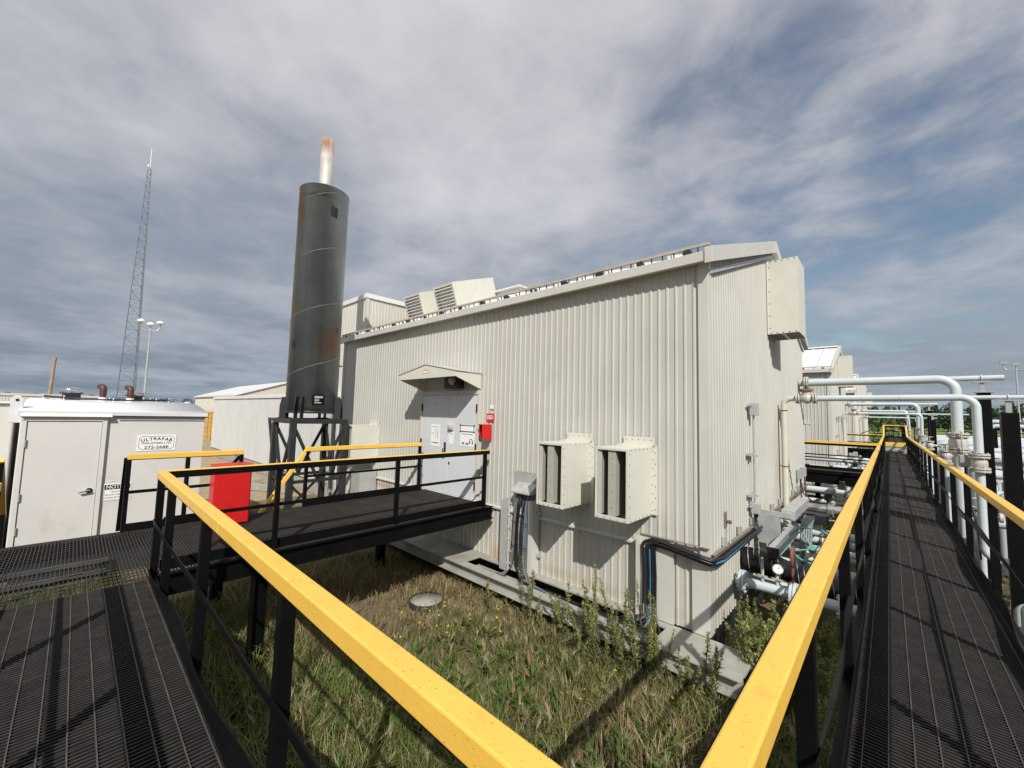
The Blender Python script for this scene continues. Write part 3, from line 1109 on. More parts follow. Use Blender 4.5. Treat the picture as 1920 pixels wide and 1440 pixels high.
def intake_hood(xa, label, zc0=1.79, zc1=2.70):
    """slotted hood, xa = left side"""
    W, D = 0.47, 0.73
    xb = xa + W
    yf = YW - D
    yb = YW - 0.03
    z0, z1 = zc0, zc1
    t = thing('intake_hood', label, 'vent', (xa, YW, z0), 'slotted intake hoods on the cream wall')
    mb = MB()
    e = 0.006
    mb.box(xa, xa + e, yf, yb, z0, z1)
    mb.box(xb - e, xb, yf, yb, z0, z1)
    mb.box(xa + e, xb - e, yf, yb, z1 - e, z1)
    mb.box(xa + e, xb - e, yf, yb, z0, z0 + e)
    sh = mb.build('shell', M['hood'], t)
    mb = MB()
    b = 0.032
    mb.box(xa, xa + b, yf - 0.012, yf, z0, z1)
    mb.box(xb - b, xb, yf - 0.012, yf, z0, z1)
    mb.box(xa + b, xb - b, yf - 0.012, yf, z1 - b, z1)
    mb.box(xa + b, xb - b, yf - 0.012, yf, z0, z0 + 0.05)
    mb.build('front_frame', M['hood'], t, 0.003)
    # screened V between the two slots, angled cheeks
    xm = (xa + xb) / 2
    zz0, zz1 = z0 + 0.05, z1 - b
    mb = MB()
    mb.prism([(xm - 0.055, yf + 0.01, zz0), (xm + 0.055, yf + 0.01, zz0), (xm + 0.01, yf + 0.34, zz0), (xm - 0.01, yf + 0.34, zz0)], (0, 0, zz1 - zz0))
    mb.prism([(xa + b, yf + 0.004, zz0), (xa + b + 0.05, yf + 0.02, zz0), (xa + 0.012, yf + 0.36, zz0), (xa + 0.008, yf + 0.3, zz0)], (0, 0, zz1 - zz0))
    mb.prism([(xb - b, yf + 0.004, zz0), (xb - b - 0.02, yf + 0.02, zz0), (xb - 0.012, yf + 0.36, zz0), (xb - 0.008, yf + 0.3, zz0)], (0, 0, zz1 - zz0))
    mb.build('screen', M['mesh'], t)
    mb = MB()
    mb.box(xa + 0.01, xb - 0.01, yf + 0.40, yf + 0.41, z0 + 0.01, z1 - 0.01)
    mb.build('filter', M['dark'], t)
    # wall flanges
    mb = MB()
    mb.box(xa + 0.04, xb + 0.03, YW - 0.040, YW - 0.028, z1, z1 + 0.13)
    mb.box(xa + 0.01, xb + 0.015, YW - 0.055, YW - 0.041, z1 - 0.002, z1 + 0.028)
    mb.box(xb, xb + 0.07, YW - 0.040, YW - 0.028, z0, z1 + 0.02)
    mb.box(xa - 0.07, xa, YW - 0.040, YW - 0.028, z0, z1 + 0.02)
    mb.build('wall_flange', M['hood'], t)
    mb = MB()
    screw_line(mb, (xb, yf + 0.02, z0 + 0.0), (xb, yf + 0.02, z1), 7, (1, 0, 0))
    screw_line(mb, (xb, yb - 0.02, z0), (xb, yb - 0.02, z1), 8, (1, 0, 0))
    screw_line(mb, (xb, yf, z0 + 0.018), (xb, yb, z0 + 0.018), 6, (1, 0, 0))
    screw_line(mb, (xb, yf, z1 - 0.018), (xb, yb, z1 - 0.018), 6, (1, 0, 0))
    screw_line(mb, (xa + 0.04, YW - 0.04, z1 + 0.09), (xb + 0.03, YW - 0.04, z1 + 0.09), 5, (0, -1, 0))
    screw_line(mb, (xb + 0.045, YW - 0.04, z0), (xb + 0.045, YW - 0.04, z1), 6, (0, -1, 0))
    screw_line(mb, (xm, yf + 0.01, zz0), (xm, yf + 0.01, zz1), 4, (0, -1, 0))
    screw_line(mb, (xa, yf - 0.012, z0 + 0.02), (xb, yf - 0.012, z0 + 0.02), 5, (0, -1, 0))
    mb.build('screws', M['screw'], sh)
    return t


intake_hood(-2.86, 'ivory slotted intake hood on the front wall, next to the corner of the building')
intake_hood(-3.85, 'ivory slotted intake hood above the lower wall, beside the vertical cable bundle')
intake_hood(-10.27, 'ivory intake hood on the wall behind the yellow railing, left of the double doors', 1.86, 2.72)
t = thing('wall_cabinet', 'plain cream low cabinet on the wall beneath the intake hood behind the railing', 'cabinet', (-10.3, YW, 0.46))
mb = MB()
mb.box(-10.3, -9.78, 4.98, YW - 0.03, 0.465, 1.55)
bd = mb.build('body', M['grey'], t, 0.006)
mb = MB()
mb.box(-10.27, -9.81, 4.972, 4.979, 0.50, 1.52)
mb.build('door', M['grey'], t, 0.004)

# ---- big exhaust hood high on each gable
for k, lab in enumerate(('large cream exhaust hood hung high on the near gable end', 'cream exhaust hood high on the second gable end', 'cream exhaust hood on the third gable end', 'small-looking cream exhaust hood on the farthest gable end')):
    Y = 15.0 * k
    t = thing('gable_hood', lab, 'vent', (-1.68, 9.05 + Y, 4.75), 'exhaust hoods on the gable ends')
    x0, x1 = -1.652, -1.16
    y0, y1 = 9.0 + Y, 9.80 + Y
    z0, z1 = 4.76, 6.20
    mb = MB()
    e = 0.008
    mb.box(x0, x1, y0, y0 + e, z0, z1)
    mb.box(x0, x1, y1 - e, y1, z0, z1)
    mb.box(x1 - e, x1, y0 + e, y1 - e, z0, z1)
    mb.prism([(x0, y0 + e, z1 - e), (x0, y1 - e, z1 - e), (x0, y1 - e, z1), (x0, y0 + e, z1)], (x1 - x0 - e, 0, 0))
    mb.build('shell', M['hood'], t)
    mb = MB()
    for i in range(7):
        yy = y0 + 0.06 + i * 0.11
        mb.box(x0 + 0.02, x1 - 0.02, yy, yy + 0.012, z0 + 0.005, z0 + 0.05)
    mb.box(x0 + 0.2, x0 + 0.26, y0 + 0.02, y1 - 0.02, z0 + 0.001, z0 + 0.012)
    mb.build('grille', M['grey'], t)
    mb = MB()
    mb.box(x0 + 0.01, x1 - 0.01, y0 + 0.01, y1 - 0.01, z0 + 0.10, z0 + 0.11)
    mb.build('damper', M['dark'], t)
    if k < 2:
        mb = MB()
        mb.box(x0 - 0.005, x0 + 0.006, y0 - 0.05, y0 - 0.001, z0, z1)
        mb.build('wall_flange', M['hood'], t)
        mb = MB()
        screw_line(mb, (x0 + 0.03, y0, z0), (x0 + 0.03, y0, z1), 6, (0, -1, 0), 0.011)
        screw_line(mb, (x0, y0, z1 - 0.02), (x1, y0, z1 - 0.02), 5, (0, -1, 0), 0.011)
        screw_line(mb, (x0, y0, z0 + 0.02), (x1, y0, z0 + 0.02), 5, (0, -1, 0), 0.011)
        mb.build('screws', M['screw'], t)

# ---- louvred vents on the near roof slope (square to the slope)
ca, sa = math.cos(math.atan(0.352)), math.sin(math.atan(0.352))
for (xa, w, lab) in ((-11.86, 0.93, 'white louvred roof vent beside the tall exhaust stack'), (-10.2, 0.95, 'white louvred roof vent second from the exhaust stack')):
    yb0 = 7.55
    O3 = Vector((xa, yb0, ZR1(yb0) - 0.02))
    UY = Vector((0, ca, sa))
    UZ = Vector((0, -sa, ca))

    def rp(a, b, c):
        return O3 + Vector((a, 0, 0)) + UY * b + UZ * c

    def rbox(mb, a0, a1, b0, b1, c0, c1):
        mb.hexa([rp(a0, b0, c0), rp(a1, b0, c0), rp(a1, b1, c0), rp(a0, b1, c0), rp(a0, b0, c1), rp(a1, b0, c1), rp(a1, b1, c1), rp(a0, b1, c1)])
    H, D = 0.96, 1.75
    t = thing('roof_vent', lab, 'vent', tuple(O3), 'louvred vents on the roof')
    mb = MB()
    rbox(mb, 0, w, 0.10, D, 0, H)
    mb.build('housing', M['hood'], t, 0.006)
    mb = MB()
    rbox(mb, 0, 0.06, 0, 0.10, 0, H)
    rbox(mb, w - 0.06, w, 0, 0.10, 0, H)
    rbox(mb, 0.06, w - 0.06, 0, 0.10, H - 0.06, H)
    mb.build('frame', M['hood'], t, 0.004)
    for i in range(9):
        c = 0.06 + i * 0.095
        mb = MB()
        mb.hexa([rp(0.06, -0.03, c), rp(w - 0.06, -0.03, c), rp(w - 0.06, 0.085, c + 0.05), rp(0.06, 0.085, c + 0.05), rp(0.06, -0.03, c + 0.008), rp(w - 0.06, -0.03, c + 0.008), rp(w - 0.06, 0.085, c + 0.058), rp(0.06, 0.085, c + 0.058)])
        mb.build('louvre', M['roof'], t)
p = on_y(960, 549, 9.3)
t = thing('ridge_vent', 'low white ridge vent peeking over the eave beside the louvred roof vents', 'vent', (p.x, 9.38, ZR1(9.38)))
mb = MB()
mb.prism([(p.x - 0.7, 9.0, ZR1(9.0)), (p.x - 0.7, 9.76, ZR1(9.76)), (p.x - 0.7, 9.6, p.z + 0.02), (p.x - 0.7, 9.1, p.z + 0.02)], (1.25, 0, 0))
mb.build('housing', M['roof'], t, 0.01)
mb = MB()
mb.box(p.x - 0.78, p.x + 0.63, 8.95, 9.80, p.z + 0.025, p.z + 0.06)
mb.build('lid', M['roof'], t)


# ---- other buildings in the yard
def plain_building(name, label, x0, x1, y0, y1, z0, zt, mt, roof=None, along='X', rise=0.0, faces='-y+x'):
    t = thing(name, label, 'building', (x0, y0, 0))
    xm, ym = (x0 + x1) / 2, (y0 + y1) / 2
    mb = MB()
    mb.box(x0 + 0.03, x1 - 0.03, y0 + 0.03, y1 - 0.03, z0, zt)
    mb.build('wall_core', mt, t)
    siding_run(t, (x0, y0), (1, 0, 0), (0, -1, 0), x1 - x0, z0, lambda s_: zt, mt, 1.9)

    def gz(s_):
        return zt + (rise * (1 - abs(s_ - (y1 - y0) / 2) / ((y1 - y0) / 2)) if along == 'X' else 0)
    siding_run(t, (x1, y0), (0, 1, 0), (1, 0, 0), y1 - y0, z0, gz, mt, 1.9)
    mb = MB()
    if rise and along == 'X':
        o = 0.15
        for a, b in ((y0 - o, ym), (y1 + o, ym)):
            mb.prism([(x0 - o, a, zt - 0.02), (x0 - o, b, zt + rise), (x0 - o, b, zt + rise + 0.12), (x0 - o, a, zt + 0.12)], (x1 - x0 + 2 * o, 0, 0))
        mb.build('roof', roof or M['roof'], t)
        mb = MB()
        mb.prism([(x1 - 0.04, y0 + 0.05, zt), (x1 - 0.04, y1 - 0.05, zt), (x1 - 0.04, ym, zt + rise - 0.02)], (0.02, 0, 0))
        mb.build('gable_wall', mt, t)
    else:
        mb.box(x0 - 0.06, x1 + 0.06, y0 - 0.06, y1 + 0.06, zt, zt + 0.16)
        mb.build('roof', roof or M['roof'], t, 0.01)
    mb = MB()
    mb.box(x1 - 0.06, x1 + 0.036, y0 - 0.036, y0 + 0.06, z0, zt - 0.003)
    mb.build('corner_trim', M['trim'], t)
    if z0 > 0.05:
        mb = MB()
        mb.box(x0, x1, y0 + 0.05, y1 - 0.05, 0, z0)
        mb.build('skid', M['skid'], t)
    return t


plain_building('rooftop_module', 'tall pale ribbed block with a flat roof behind the exhaust stack', -19.5, -12.9, 6.5, 12.5, 0.0, 6.92, M['siding_far'])
plain_building('low_long_building', 'long low pale grey ribbed building on skids behind the stack stand', -32.2, -14.6, 6.1, 9.6, 0.5, 3.55, M['siding_grey'])
gx_ = -44.0
a = on_x(440, 740, gx_)
b_ = on_x(540, 716, gx_)
plain_building('gabled_shed', 'white-roofed gabled building far behind the long low grey building', -62.0, gx_, a.y, 2 * b_.y - a.y, 0.0, a.z - 0.1, M['siding_far'], M['roof'], 'X', b_.z - a.z)
plain_building('far_shed', 'low pale flat-roofed building far behind the shed with roof hatches', -44.0, -40.0, -22.0, 1.0, 0.0, on_x(50, 738, -40).z - 0.16, M['siding_far'], M['siding_far'])
# yellow shipping container
t = thing('shipping_container', 'ochre yellow shipping container standing on the tan gravel', 'container', (-46, 6.5, 0))
p = on_x(402, 770, -46)
y1c = p.y
mb = MB()
y0c = y1c - 2.44
mb.box(-58, -46.02, y0c + 0.05, y1c - 0.05, 0.1, 2.55)
mb.build('body', M['ochre'], t)
mb = MB()
for yy in (y0c, y1c - 0.14):
    mb.box(-46.12, -45.95, yy, yy + 0.14, 0.0, 2.6)
mb.box(-46.12, -45.95, y0c, y1c, 2.46, 2.6)
mb.box(-46.12, -45.95, y0c, y1c, 0.0, 0.14)
mb.build('frame', M['ochre'], t)
for k in range(2):
    mb = MB()
    yy = y0c + 0.16 + k * 1.07
    mb.box(-46.01, -45.985, yy, yy + 1.04, 0.15, 2.45)
    for j in range(5):
        mb.box(-45.985, -45.96, yy + 0.02, yy + 1.02, 0.35 + j * 0.42, 0.47 + j * 0.42)
    d = mb.build('door', M['ochre'], t)
    for j in range(2):
        mb = MB()
        mb.cyl((-45.94, yy + 0.3 + 0.45 * j, 0.1), (-45.94, yy + 0.3 + 0.45 * j, 2.5), 0.022, n=8)
        mb.build('locking_bar', M['grey'], d)

# ================================================================== WALKWAYS
GZ = 1.40        # top of grating
RT = 2.425       # top of handrail


def grating(t, x0, x1, y0, y1, run, z=GZ, mt=None, mtc=None, pitch=0.03, cross=0.1, th=0.005):
    """one bar-grating panel: bearing bars along 'run', twisted cross bars on top"""
    mb = MB()
    tops = MB()
    d = 0.032
    if run == 'Y':
        k = x0
        while k < x1 - 0.001:
            mb.box(k, k + th, y0, y1, z - d, z - 0.0045)
            tops.box(k, k + th, y0, y1, z - 0.0044, z - 0.0005)
            k += pitch
        mb.box(x0, x1, y0 - 0.003, y0 + 0.003, z - d, z)
        mb.box(x0, x1, y1 - 0.003, y1 + 0.003, z - d, z)
    else:
        k = y0
        while k < y1 - 0.001:
            mb.box(x0, x1, k, k + th, z - d, z - 0.0045)
            tops.box(x0, x1, k, k + th, z - 0.0044, z - 0.0005)
            k += pitch
        mb.box(x0 - 0.003, x0 + 0.003, y0, y1, z - d, z)
        mb.box(x1 - 0.003, x1 + 0.003, y0, y1, z - d, z)
    g = mb.build('grating_panel', mt or M['grate'], t)
    tag(tops.build('bar_tops', mt or M['grate_top'], g), kind='stuff')
    mb = MB()
    if run == 'Y':
        k = y0 + cross / 2
        while k < y1:
            mb.box(x0, x1, k - 0.0026, k + 0.0026, z - 0.006, z + 0.0018)
            k += cross
    else:
        k = x0 + cross / 2
        while k < x1:
            mb.box(k - 0.0026, k + 0.0026, y0, y1, z - 0.006, z + 0.0018)
            k += cross
    tag(mb.build('cross_bars', mtc or M['grate_bar'], g), kind='stuff')


def strip(p, q, h, th, side, amp, seed, n=None):
    """flat bar on edge with the dents of long use; p,q at its bottom centre"""
    rg = random.Random(seed)
    p, q = Vector(p), Vector(q)
    L_ = (q - p).length
    n = n or max(2, int(L_ / 0.12))
    d = (q - p).normalized()
    side = Vector(side)
    ph = [(rg.uniform(0.5, 3.2), rg.uniform(0, 6.28), rg.uniform(0.3, 1)) for _ in range(4)]
    vs = []
    for i in range(n + 1):
        s_ = L_ * i / n
        w1 = amp * sum(c * math.sin(a * s_ + b) for a, b, c in ph) * 0.5
        w2 = amp * sum(c * math.sin(a * s_ * 1.3 + b + 1.0) for a, b, c in ph) * 0.5
        c0 = p + d * s_ + side * w1 * 0.25
        c1 = p + d * s_ + side * w2 + Vector((0, 0, h + 0.35 * w1))
        vs += [c0 - side * th / 2, c0 + side * th / 2, c1 + side * th / 2, c1 - side * th / 2]
    fs = []
    for i in range(n):
        a = 4 * i
        for k in range(4):
            fs.append((a + k, a + (k + 1) % 4, a + 4 + (k + 1) % 4, a + 4 + k))
    fs += [(0, 1, 2, 3), (4 * n + 3, 4 * n + 2, 4 * n + 1, 4 * n)]
    return MB().add(vs, fs)


def guardrail(t, p, q, inner, posts, z=GZ, seed=1, wave=0.012, kick=True, mid=True, top_joint=3.0, top=True, rt=None, base=None, pw=0.062, wide=0.075):
    """rail from p to q (xy); inner = unit vector towards the walkway; posts = distances along"""
    rt = rt or z + (RT - GZ)
    p3, q3 = Vector((p[0], p[1], 0)), Vector((q[0], q[1], 0))
    d = (q3 - p3).normalized()
    L_ = (q3 - p3).length
    inn = Vector((inner[0], inner[1], 0))
    if top:
        n = max(1, round(L_ / top_joint))
        for i in range(n):
            a = p3 + d * (L_ * i / n + (0.001 if i else 0))
            b = p3 + d * (L_ * (i + 1) / n - 0.001)
            mb = MB()
            mb.bar(a + Vector((0, 0, rt - 0.036)), b + Vector((0, 0, rt - 0.036)), wide, 0.072)
            tr = mb.build('top_rail', M['yellow'], t, 0.006)
            mb = MB()
            off = -inn * (wide / 2 + 0.002)
            mb.bar(a + off + Vector((0, 0, rt - 0.044)), b + off + Vector((0, 0, rt - 0.044)), 0.006, 0.070)
            mb.bar(a + Vector((0, 0, rt - 0.076)), b + Vector((0, 0, rt - 0.076)), wide - 0.012, 0.008)
            mb.build('rail_web', M['black'], tr)
    for k in posts:
        c = p3 + d * k
        zb = (base if base is not None else z - 0.20)
        mb = MB()
        mb.bar(c + Vector((0, 0, zb)), c + Vector((0, 0, rt - 0.08)), pw, pw * 0.8, d)
        mb.build('post', M['black'], t, 0.004)
    if mid:
        o = inn * (pw / 2 + 0.004)
        strip(p3 + o + Vector((0, 0, z + 0.50)), q3 + o + Vector((0, 0, z + 0.50)), 0.042, 0.008, inn, wave * 0.7, seed).build('mid_rail', M['black'], t)
    if kick:
        o = inn * (pw / 2 + 0.006)
        strip(p3 + o + Vector((0, 0, z + 0.004)), q3 + o + Vector((0, 0, z + 0.004)), 0.105, 0.006, inn, wave, seed + 50).build('kick_plate', M['black'], t)


def channel(t, p, q, h, z_top, out, name='side_channel'):
    """C channel with flanges pointing away from the walkway"""
    out = Vector((out[0], out[1], 0))
    p3, q3 = Vector((p[0], p[1], 0)), Vector((q[0], q[1], 0))
    mb = MB()
    mb.bar(p3 + Vector((0, 0, z_top - h / 2)), q3 + Vector((0, 0, z_top - h / 2)), 0.010, h)
    for zz in (z_top - 0.006, z_top - h + 0.006):
        mb.bar(p3 + out * 0.03 + Vector((0, 0, zz)), q3 + out * 0.03 + Vector((0, 0, zz)), 0.05, 0.012)
    return mb.build(name, M['black'], t, 0.002)


def column(t, x, y, z1, w=0.15, name='support_column'):
    mb = MB()
    mb.box(x - w / 2, x + w / 2, y - w / 2, y - w / 2 + 0.012, 0, z1)
    mb.box(x - w / 2, x + w / 2, y + w / 2 - 0.012, y + w / 2, 0, z1)
    mb.box(x - 0.006, x + 0.006, y - w / 2 + 0.012, y + w / 2 - 0.012, 0, z1)
    mb.box(x - w * 0.7, x + w * 0.7, y - w * 0.7, y + w * 0.7, z1, z1 + 0.015)
    mb.build(name, M['black'], t)


# --- walkway A: near platform running left (along X) from the corner
YI, YO = -0.36, 0.60      # grating limits in y
XI, XO = -0.205, 0.69     # right walkway grating limits in x
wa = thing('steel_walkway', 'black grating walkway with yellow handrail in the foreground, leading to the shed landing', 'walkway', (-2.8, 0.1, 0))
x = XO
while x > -5.33:
    xa = max(-5.34, x - 0.92)
    grating(wa, xa + 0.004, x - 0.004, YI, YO, 'Y')
    x = xa
guardrail(wa, (-5.52, 0.652), (-0.29, 0.652), (0, -1), [0.04, 0.72, 2.15, 3.67, 5.19], seed=3, wave=0.026)
guardrail(wa, (-5.40, -0.41), (0.735, -0.41), (0, 1), [0.05, 1.4, 2.75, 4.1, 5.45], seed=8)
channel(wa, (-5.35, YO + 0.012), (-0.23, YO + 0.012), 0.20, GZ - 0.002, (0, 1))
channel(wa, (-5.35, YI - 0.012), (0.70, YI - 0.012), 0.20, GZ - 0.002, (0, -1))
for xx in (-4.7, -1.9):
    for yy in (-0.2, 0.42):
        column(wa, xx, yy, GZ - 0.22)
    mb = MB()
    mb.bar((xx, YI, GZ - 0.12), (xx, YO, GZ - 0.12), 0.06, 0.16)
    mb.build('cross_beam', M['black'], wa)

# --- walkway B: along the pipe yard (along Y)
wb = thing('steel_walkway', 'long black grating walkway with yellow handrails running past the gable ends', 'walkway', (0.25, 15, 0))
YEND = 32.6
y = YO + 0.003
while y < YEND - 0.01:
    yb = min(YEND, y + 2.4)
    grating(wb, XI, XO, y + 0.004, yb - 0.004, 'X')
    y = yb
guardrail(wb, (-0.255, 0.69), (-0.255, 16.95), (1, 0), [1.22, 2.97, 4.72, 6.47, 8.22, 9.97, 11.72, 13.47, 15.2, 16.2], seed=11, wave=0.034, top_joint=4.0)
guardrail(wb, (-0.255, 18.85), (-0.255, YEND), (1, 0), [0.05, 1.8, 3.5, 5.3, 7.0, 8.8, 10.5, 12.2, 13.6], seed=12, wave=0.012, top_joint=4.0)
guardrail(wb, (0.735, -0.41), (0.735, YEND), (-1, 0), [0.05, 1.52, 3.27, 5.02, 6.77, 8.58, 10.26, 12.1, 13.8, 15.5, 17.3, 19, 20.8, 22.5, 24.3, 26, 27.8, 29.5, 31.3, 32.8], seed=13, wave=0.034, top_joint=4.2)
channel(wb, (XI - 0.012, YO + 0.08), (XI - 0.012, YEND), 0.20, GZ - 0.002, (-1, 0))
channel(wb, (XO + 0.012, YI), (XO + 0.012, YEND), 0.20, GZ - 0.002, (1, 0))
for yy in (2.3, 6.3, 10.3, 14.3, 18.3, 22.3, 26.3, 30.3):
    for xx in (-0.13, 0.62):
        column(wb, xx, yy, GZ - 0.22, 0.13)
    mb = MB()
    mb.bar((XI, yy, GZ - 0.12), (XO, yy, GZ - 0.12), 0.06, 0.16)
    mb.build('cross_beam', M['black'], wb)

# --- landing and bridge to the double doors
LX0, LX1 = -7.50, -5.46
wc = thing('door_landing', 'wide black grating landing leading from the shed to the double doors', 'walkway', (-6.5, 2.5, 0))
ys_ = [-1.25, -0.36, 0.60, 1.60, 2.56, 3.52, 4.48, 5.36]
for a, b in zip(ys_[:-1], ys_[1:]):
    grating(wc, LX0 + 0.004, (-5.345 if b < 0.7 else LX1) - 0.004, a + 0.004, b - 0.004, 'X', mt=M['grate_open'], mtc=M['grate_open'])
guardrail(wc, (-5.50, 0.70), (-5.50, 5.30), (-1, 0), [1.05, 2.70, 4.52], seed=21, wave=0.004, top_joint=5, base=GZ - 0.20)
guardrail(wc, (-7.53, 2.80), (-7.53, 5.22), (1, 0), [0.03, 2.38], seed=22, wave=0.004, base=GZ - 0.02)
guardrail(wc, (-7.53, 0.52), (-7.53, 1.86), (1, 0), [0.02, 0.65, 1.32], seed=23, wave=0.004, base=GZ - 0.02)
channel(wc, (LX1 + 0.014, 0.66), (LX1 + 0.014, 5.38), 0.22, GZ - 0.002, (1, 0))
channel(wc, (LX0 - 0.012, -1.25), (LX0 - 0.012, 5.38), 0.22, GZ - 0.002, (-1, 0))
mb = MB()
mb.bar((-7.53, 2.83, RT - 0.04), (-7.53, 2.10, 1.30), 0.06, 0.05, (1, 0, 0))
mb.build('slanted_rail', M['yellow'], wc, 0.004)
mb = MB()
mb.bar((-7.555, 0.515, RT - 0.05), (-7.84, 0.515, GZ - 0.05), 0.012, 0.05, (0, 1, 0))
mb.build('brace', M['black'], wc)
mb = MB()
mb.bar((-7.53, 1.82, RT - 0.10), (-7.53, 1.62, RT - 0.36), 0.05, 0.012, (1, 0, 0))
mb.build('brace', M['black'], wc)
# stair down towards the shed door
for k in range(3):
    mb = MB()
    zt = GZ - 0.22 * (k + 1)
    xx = -7.56 - 0.26 * k
    mb.box(xx - 0.24, xx, -0.50, 0.46, zt - 0.03, zt)
    mb.build('stair_tread', M['grate_open'], wc)
for yy in (-0.52,):
    mb = MB()
    mb.bar((-7.52, yy, GZ - 0.12), (-8.45, yy, GZ - 0.92), 0.02, 0.18, (0, 0, 1))
    mb.build('stair_stringer', M['black'], wc)
    mb = MB()
    mb.bar((-7.62, yy - 0.03, RT - 0.02), (-8.6, yy - 0.03, RT - 0.86), 0.05, 0.05)
    mb.build('stair_rail', M['black'] if yy > 0 else M['yellow'], wc, 0.004)
    for k, xx in enumerate((-7.64, -8.5)):
        mb = MB()
        mb.bar((xx, yy - 0.03, GZ - 0.2 - 0.72 * k), (xx, yy - 0.03, RT - 0.06 - 0.75 * k), 0.05, 0.05)
        mb.build('stair_post', M['black'], wc)
for (xx, yy) in ((-5.44, 1.60), (-7.6, 1.65), (-7.45, 4.3), (-7.45, -0.6)):
    column(wc, xx, yy, GZ - 0.24, 0.14)
for yy in (-0.6, 1.6, 3.2, 4.3):
    mb = MB()
    mb.bar((LX0, yy, GZ - 0.13), (LX1, yy, GZ - 0.13), 0.06, 0.18)
    mb.build('cross_beam', M['black'], wc)

# --- link from walkway B to building 2, and one to building 3
for k, (ya, yb_, lab) in enumerate(((17.05, 18.75, 'short railed black bridge from the long walkway to the second metal building'), (32.7, 34.2, 'short railed black bridge from the walkway towards the third metal building'))):
    t = thing('cross_bridge', lab, 'walkway', (-1.5, ya, 0))
    xe = -5.2
    if k == 0:
        for i in range(5):
            xa = xe + i * 1.0
            grating(t, xa + 0.004, min(XI, xa + 1.0) - 0.004, ya + 0.05, yb_ - 0.05, 'Y')
    else:
        grating(t, xe, XI, ya + 0.05, yb_ - 0.05, 'Y', pitch=0.06)
    guardrail(t, (xe, ya), (-0.24, ya), (0, 1), [0.3, 1.6, 2.75, 4.85], seed=31 + k, wave=0.004, top_joint=5)
    channel(t, (xe, ya + 0.03), (-0.24, ya + 0.03), 0.34, GZ + 0.02, (0, -1))
    guardrail(t, (xe, yb_), (-0.24, yb_), (0, -1), [0.3, 1.6, 2.75, 4.85], seed=41 + k, wave=0.004, top_joint=5)
    channel(t, (xe, yb_ - 0.03), (-0.24, yb_ - 0.03), 0.34, GZ + 0.02, (0, 1))
    for xx in (-4.5, -1.9):
        column(t, xx, (ya + yb_) / 2, GZ - 0.33, 0.14)

# --- upper section past the step
wu = thing('upper_walkway', 'raised far section of the walkway reached by a step with a yellow nosing', 'walkway', (0.25, 40, 0))
UZ_ = 2.0
for i in range(4):
    grating(wu, XI, XO, 33.5 + i * 3 + 0.004, 36.5 + i * 3 - 0.004, 'X', UZ_, pitch=0.03)
mb = MB()
mb.box(XI, XO, 33.40, 33.50, UZ_ - 0.22, UZ_ + 0.01)
mb.build('step_nosing', M['yellow'], wu, 0.006)
for k, zz in enumerate((1.60, 1.80)):
    mb = MB()
    mb.box(XI, XO, 32.7 + 0.28 * k, 32.95 + 0.28 * k, zz - 0.03, zz)
    mb.build('step_tread', M['galv'], wu, 0.003)
mb = MB()
mb.box(XI, XO, 33.02, 33.03, GZ, 1.77)
mb.build('riser_plate', M['galv'], wu)
mb = MB()
mb.box(XI, XO, 33.53, 33.54, 0.4, UZ_ - 0.04)
mb.build('back_plate', M['black'], wu)
guardrail(wu, (-0.255, 34.2), (-0.255, 45.5), (1, 0), [0.05, 2, 4, 6, 8, 10, 11.2], z=UZ_, seed=61, wave=0.006, top_joint=4)
guardrail(wu, (0.735, 34.2), (0.735, 45.5), (-1, 0), [0.05, 2, 4, 6, 8, 10, 11.2], z=UZ_, seed=62, wave=0.006, top_joint=4)
guardrail(wu, (-0.255, 45.5), (0.735, 45.5), (0, -1), [0.5], z=UZ_, seed=63, wave=0.003)
for xx in (-0.255, 0.735):
    mb = MB()
    mb.bar((xx, 32.62, RT - 0.04), (xx, 34.2, UZ_ + RT - GZ - 0.04), 0.075, 0.07)
    mb.build('slanted_rail', M['yellow'], wu, 0.004)
    channel(wu, (xx, 32.6), (xx, 45.5), 0.2, UZ_ - 0.002, (1 if xx > 0 else -1, 0))
mb = MB()
mb.bar((-0.32, 38.0, UZ_ + 1.0), (-2.6, 38.0, 1.75), 0.05, 0.05)
mb.build('stair_rail', M['black'], wu)
for yy in (33.6, 37.5, 41.5, 45.3):
    for xx in (-0.1, 0.6):
        column(wu, xx, yy, UZ_ - 0.22, 0.13)


# ================================================================== RED CABINET
t = thing('red_cabinet', 'bright red metal safety cabinet standing on the landing', 'cabinet', (-7.15, 1.6, GZ))
mb = MB()
mb.box(-7.26, -7.0, 1.40, 1.86, GZ + 0.003, 2.24)
mb.build('body', M['red'], t, 0.008)
mb = MB()
mb.box(-6.998, -6.985, 1.425, 1.845, GZ + 0.02, 2.19)
dd = mb.build('door', M['red'], t, 0.005)
mb = MB()
mb.box(-7.27, -6.975, 1.39, 1.87, 2.241, 2.262)
mb.build('lid', M['red'], t, 0.006)


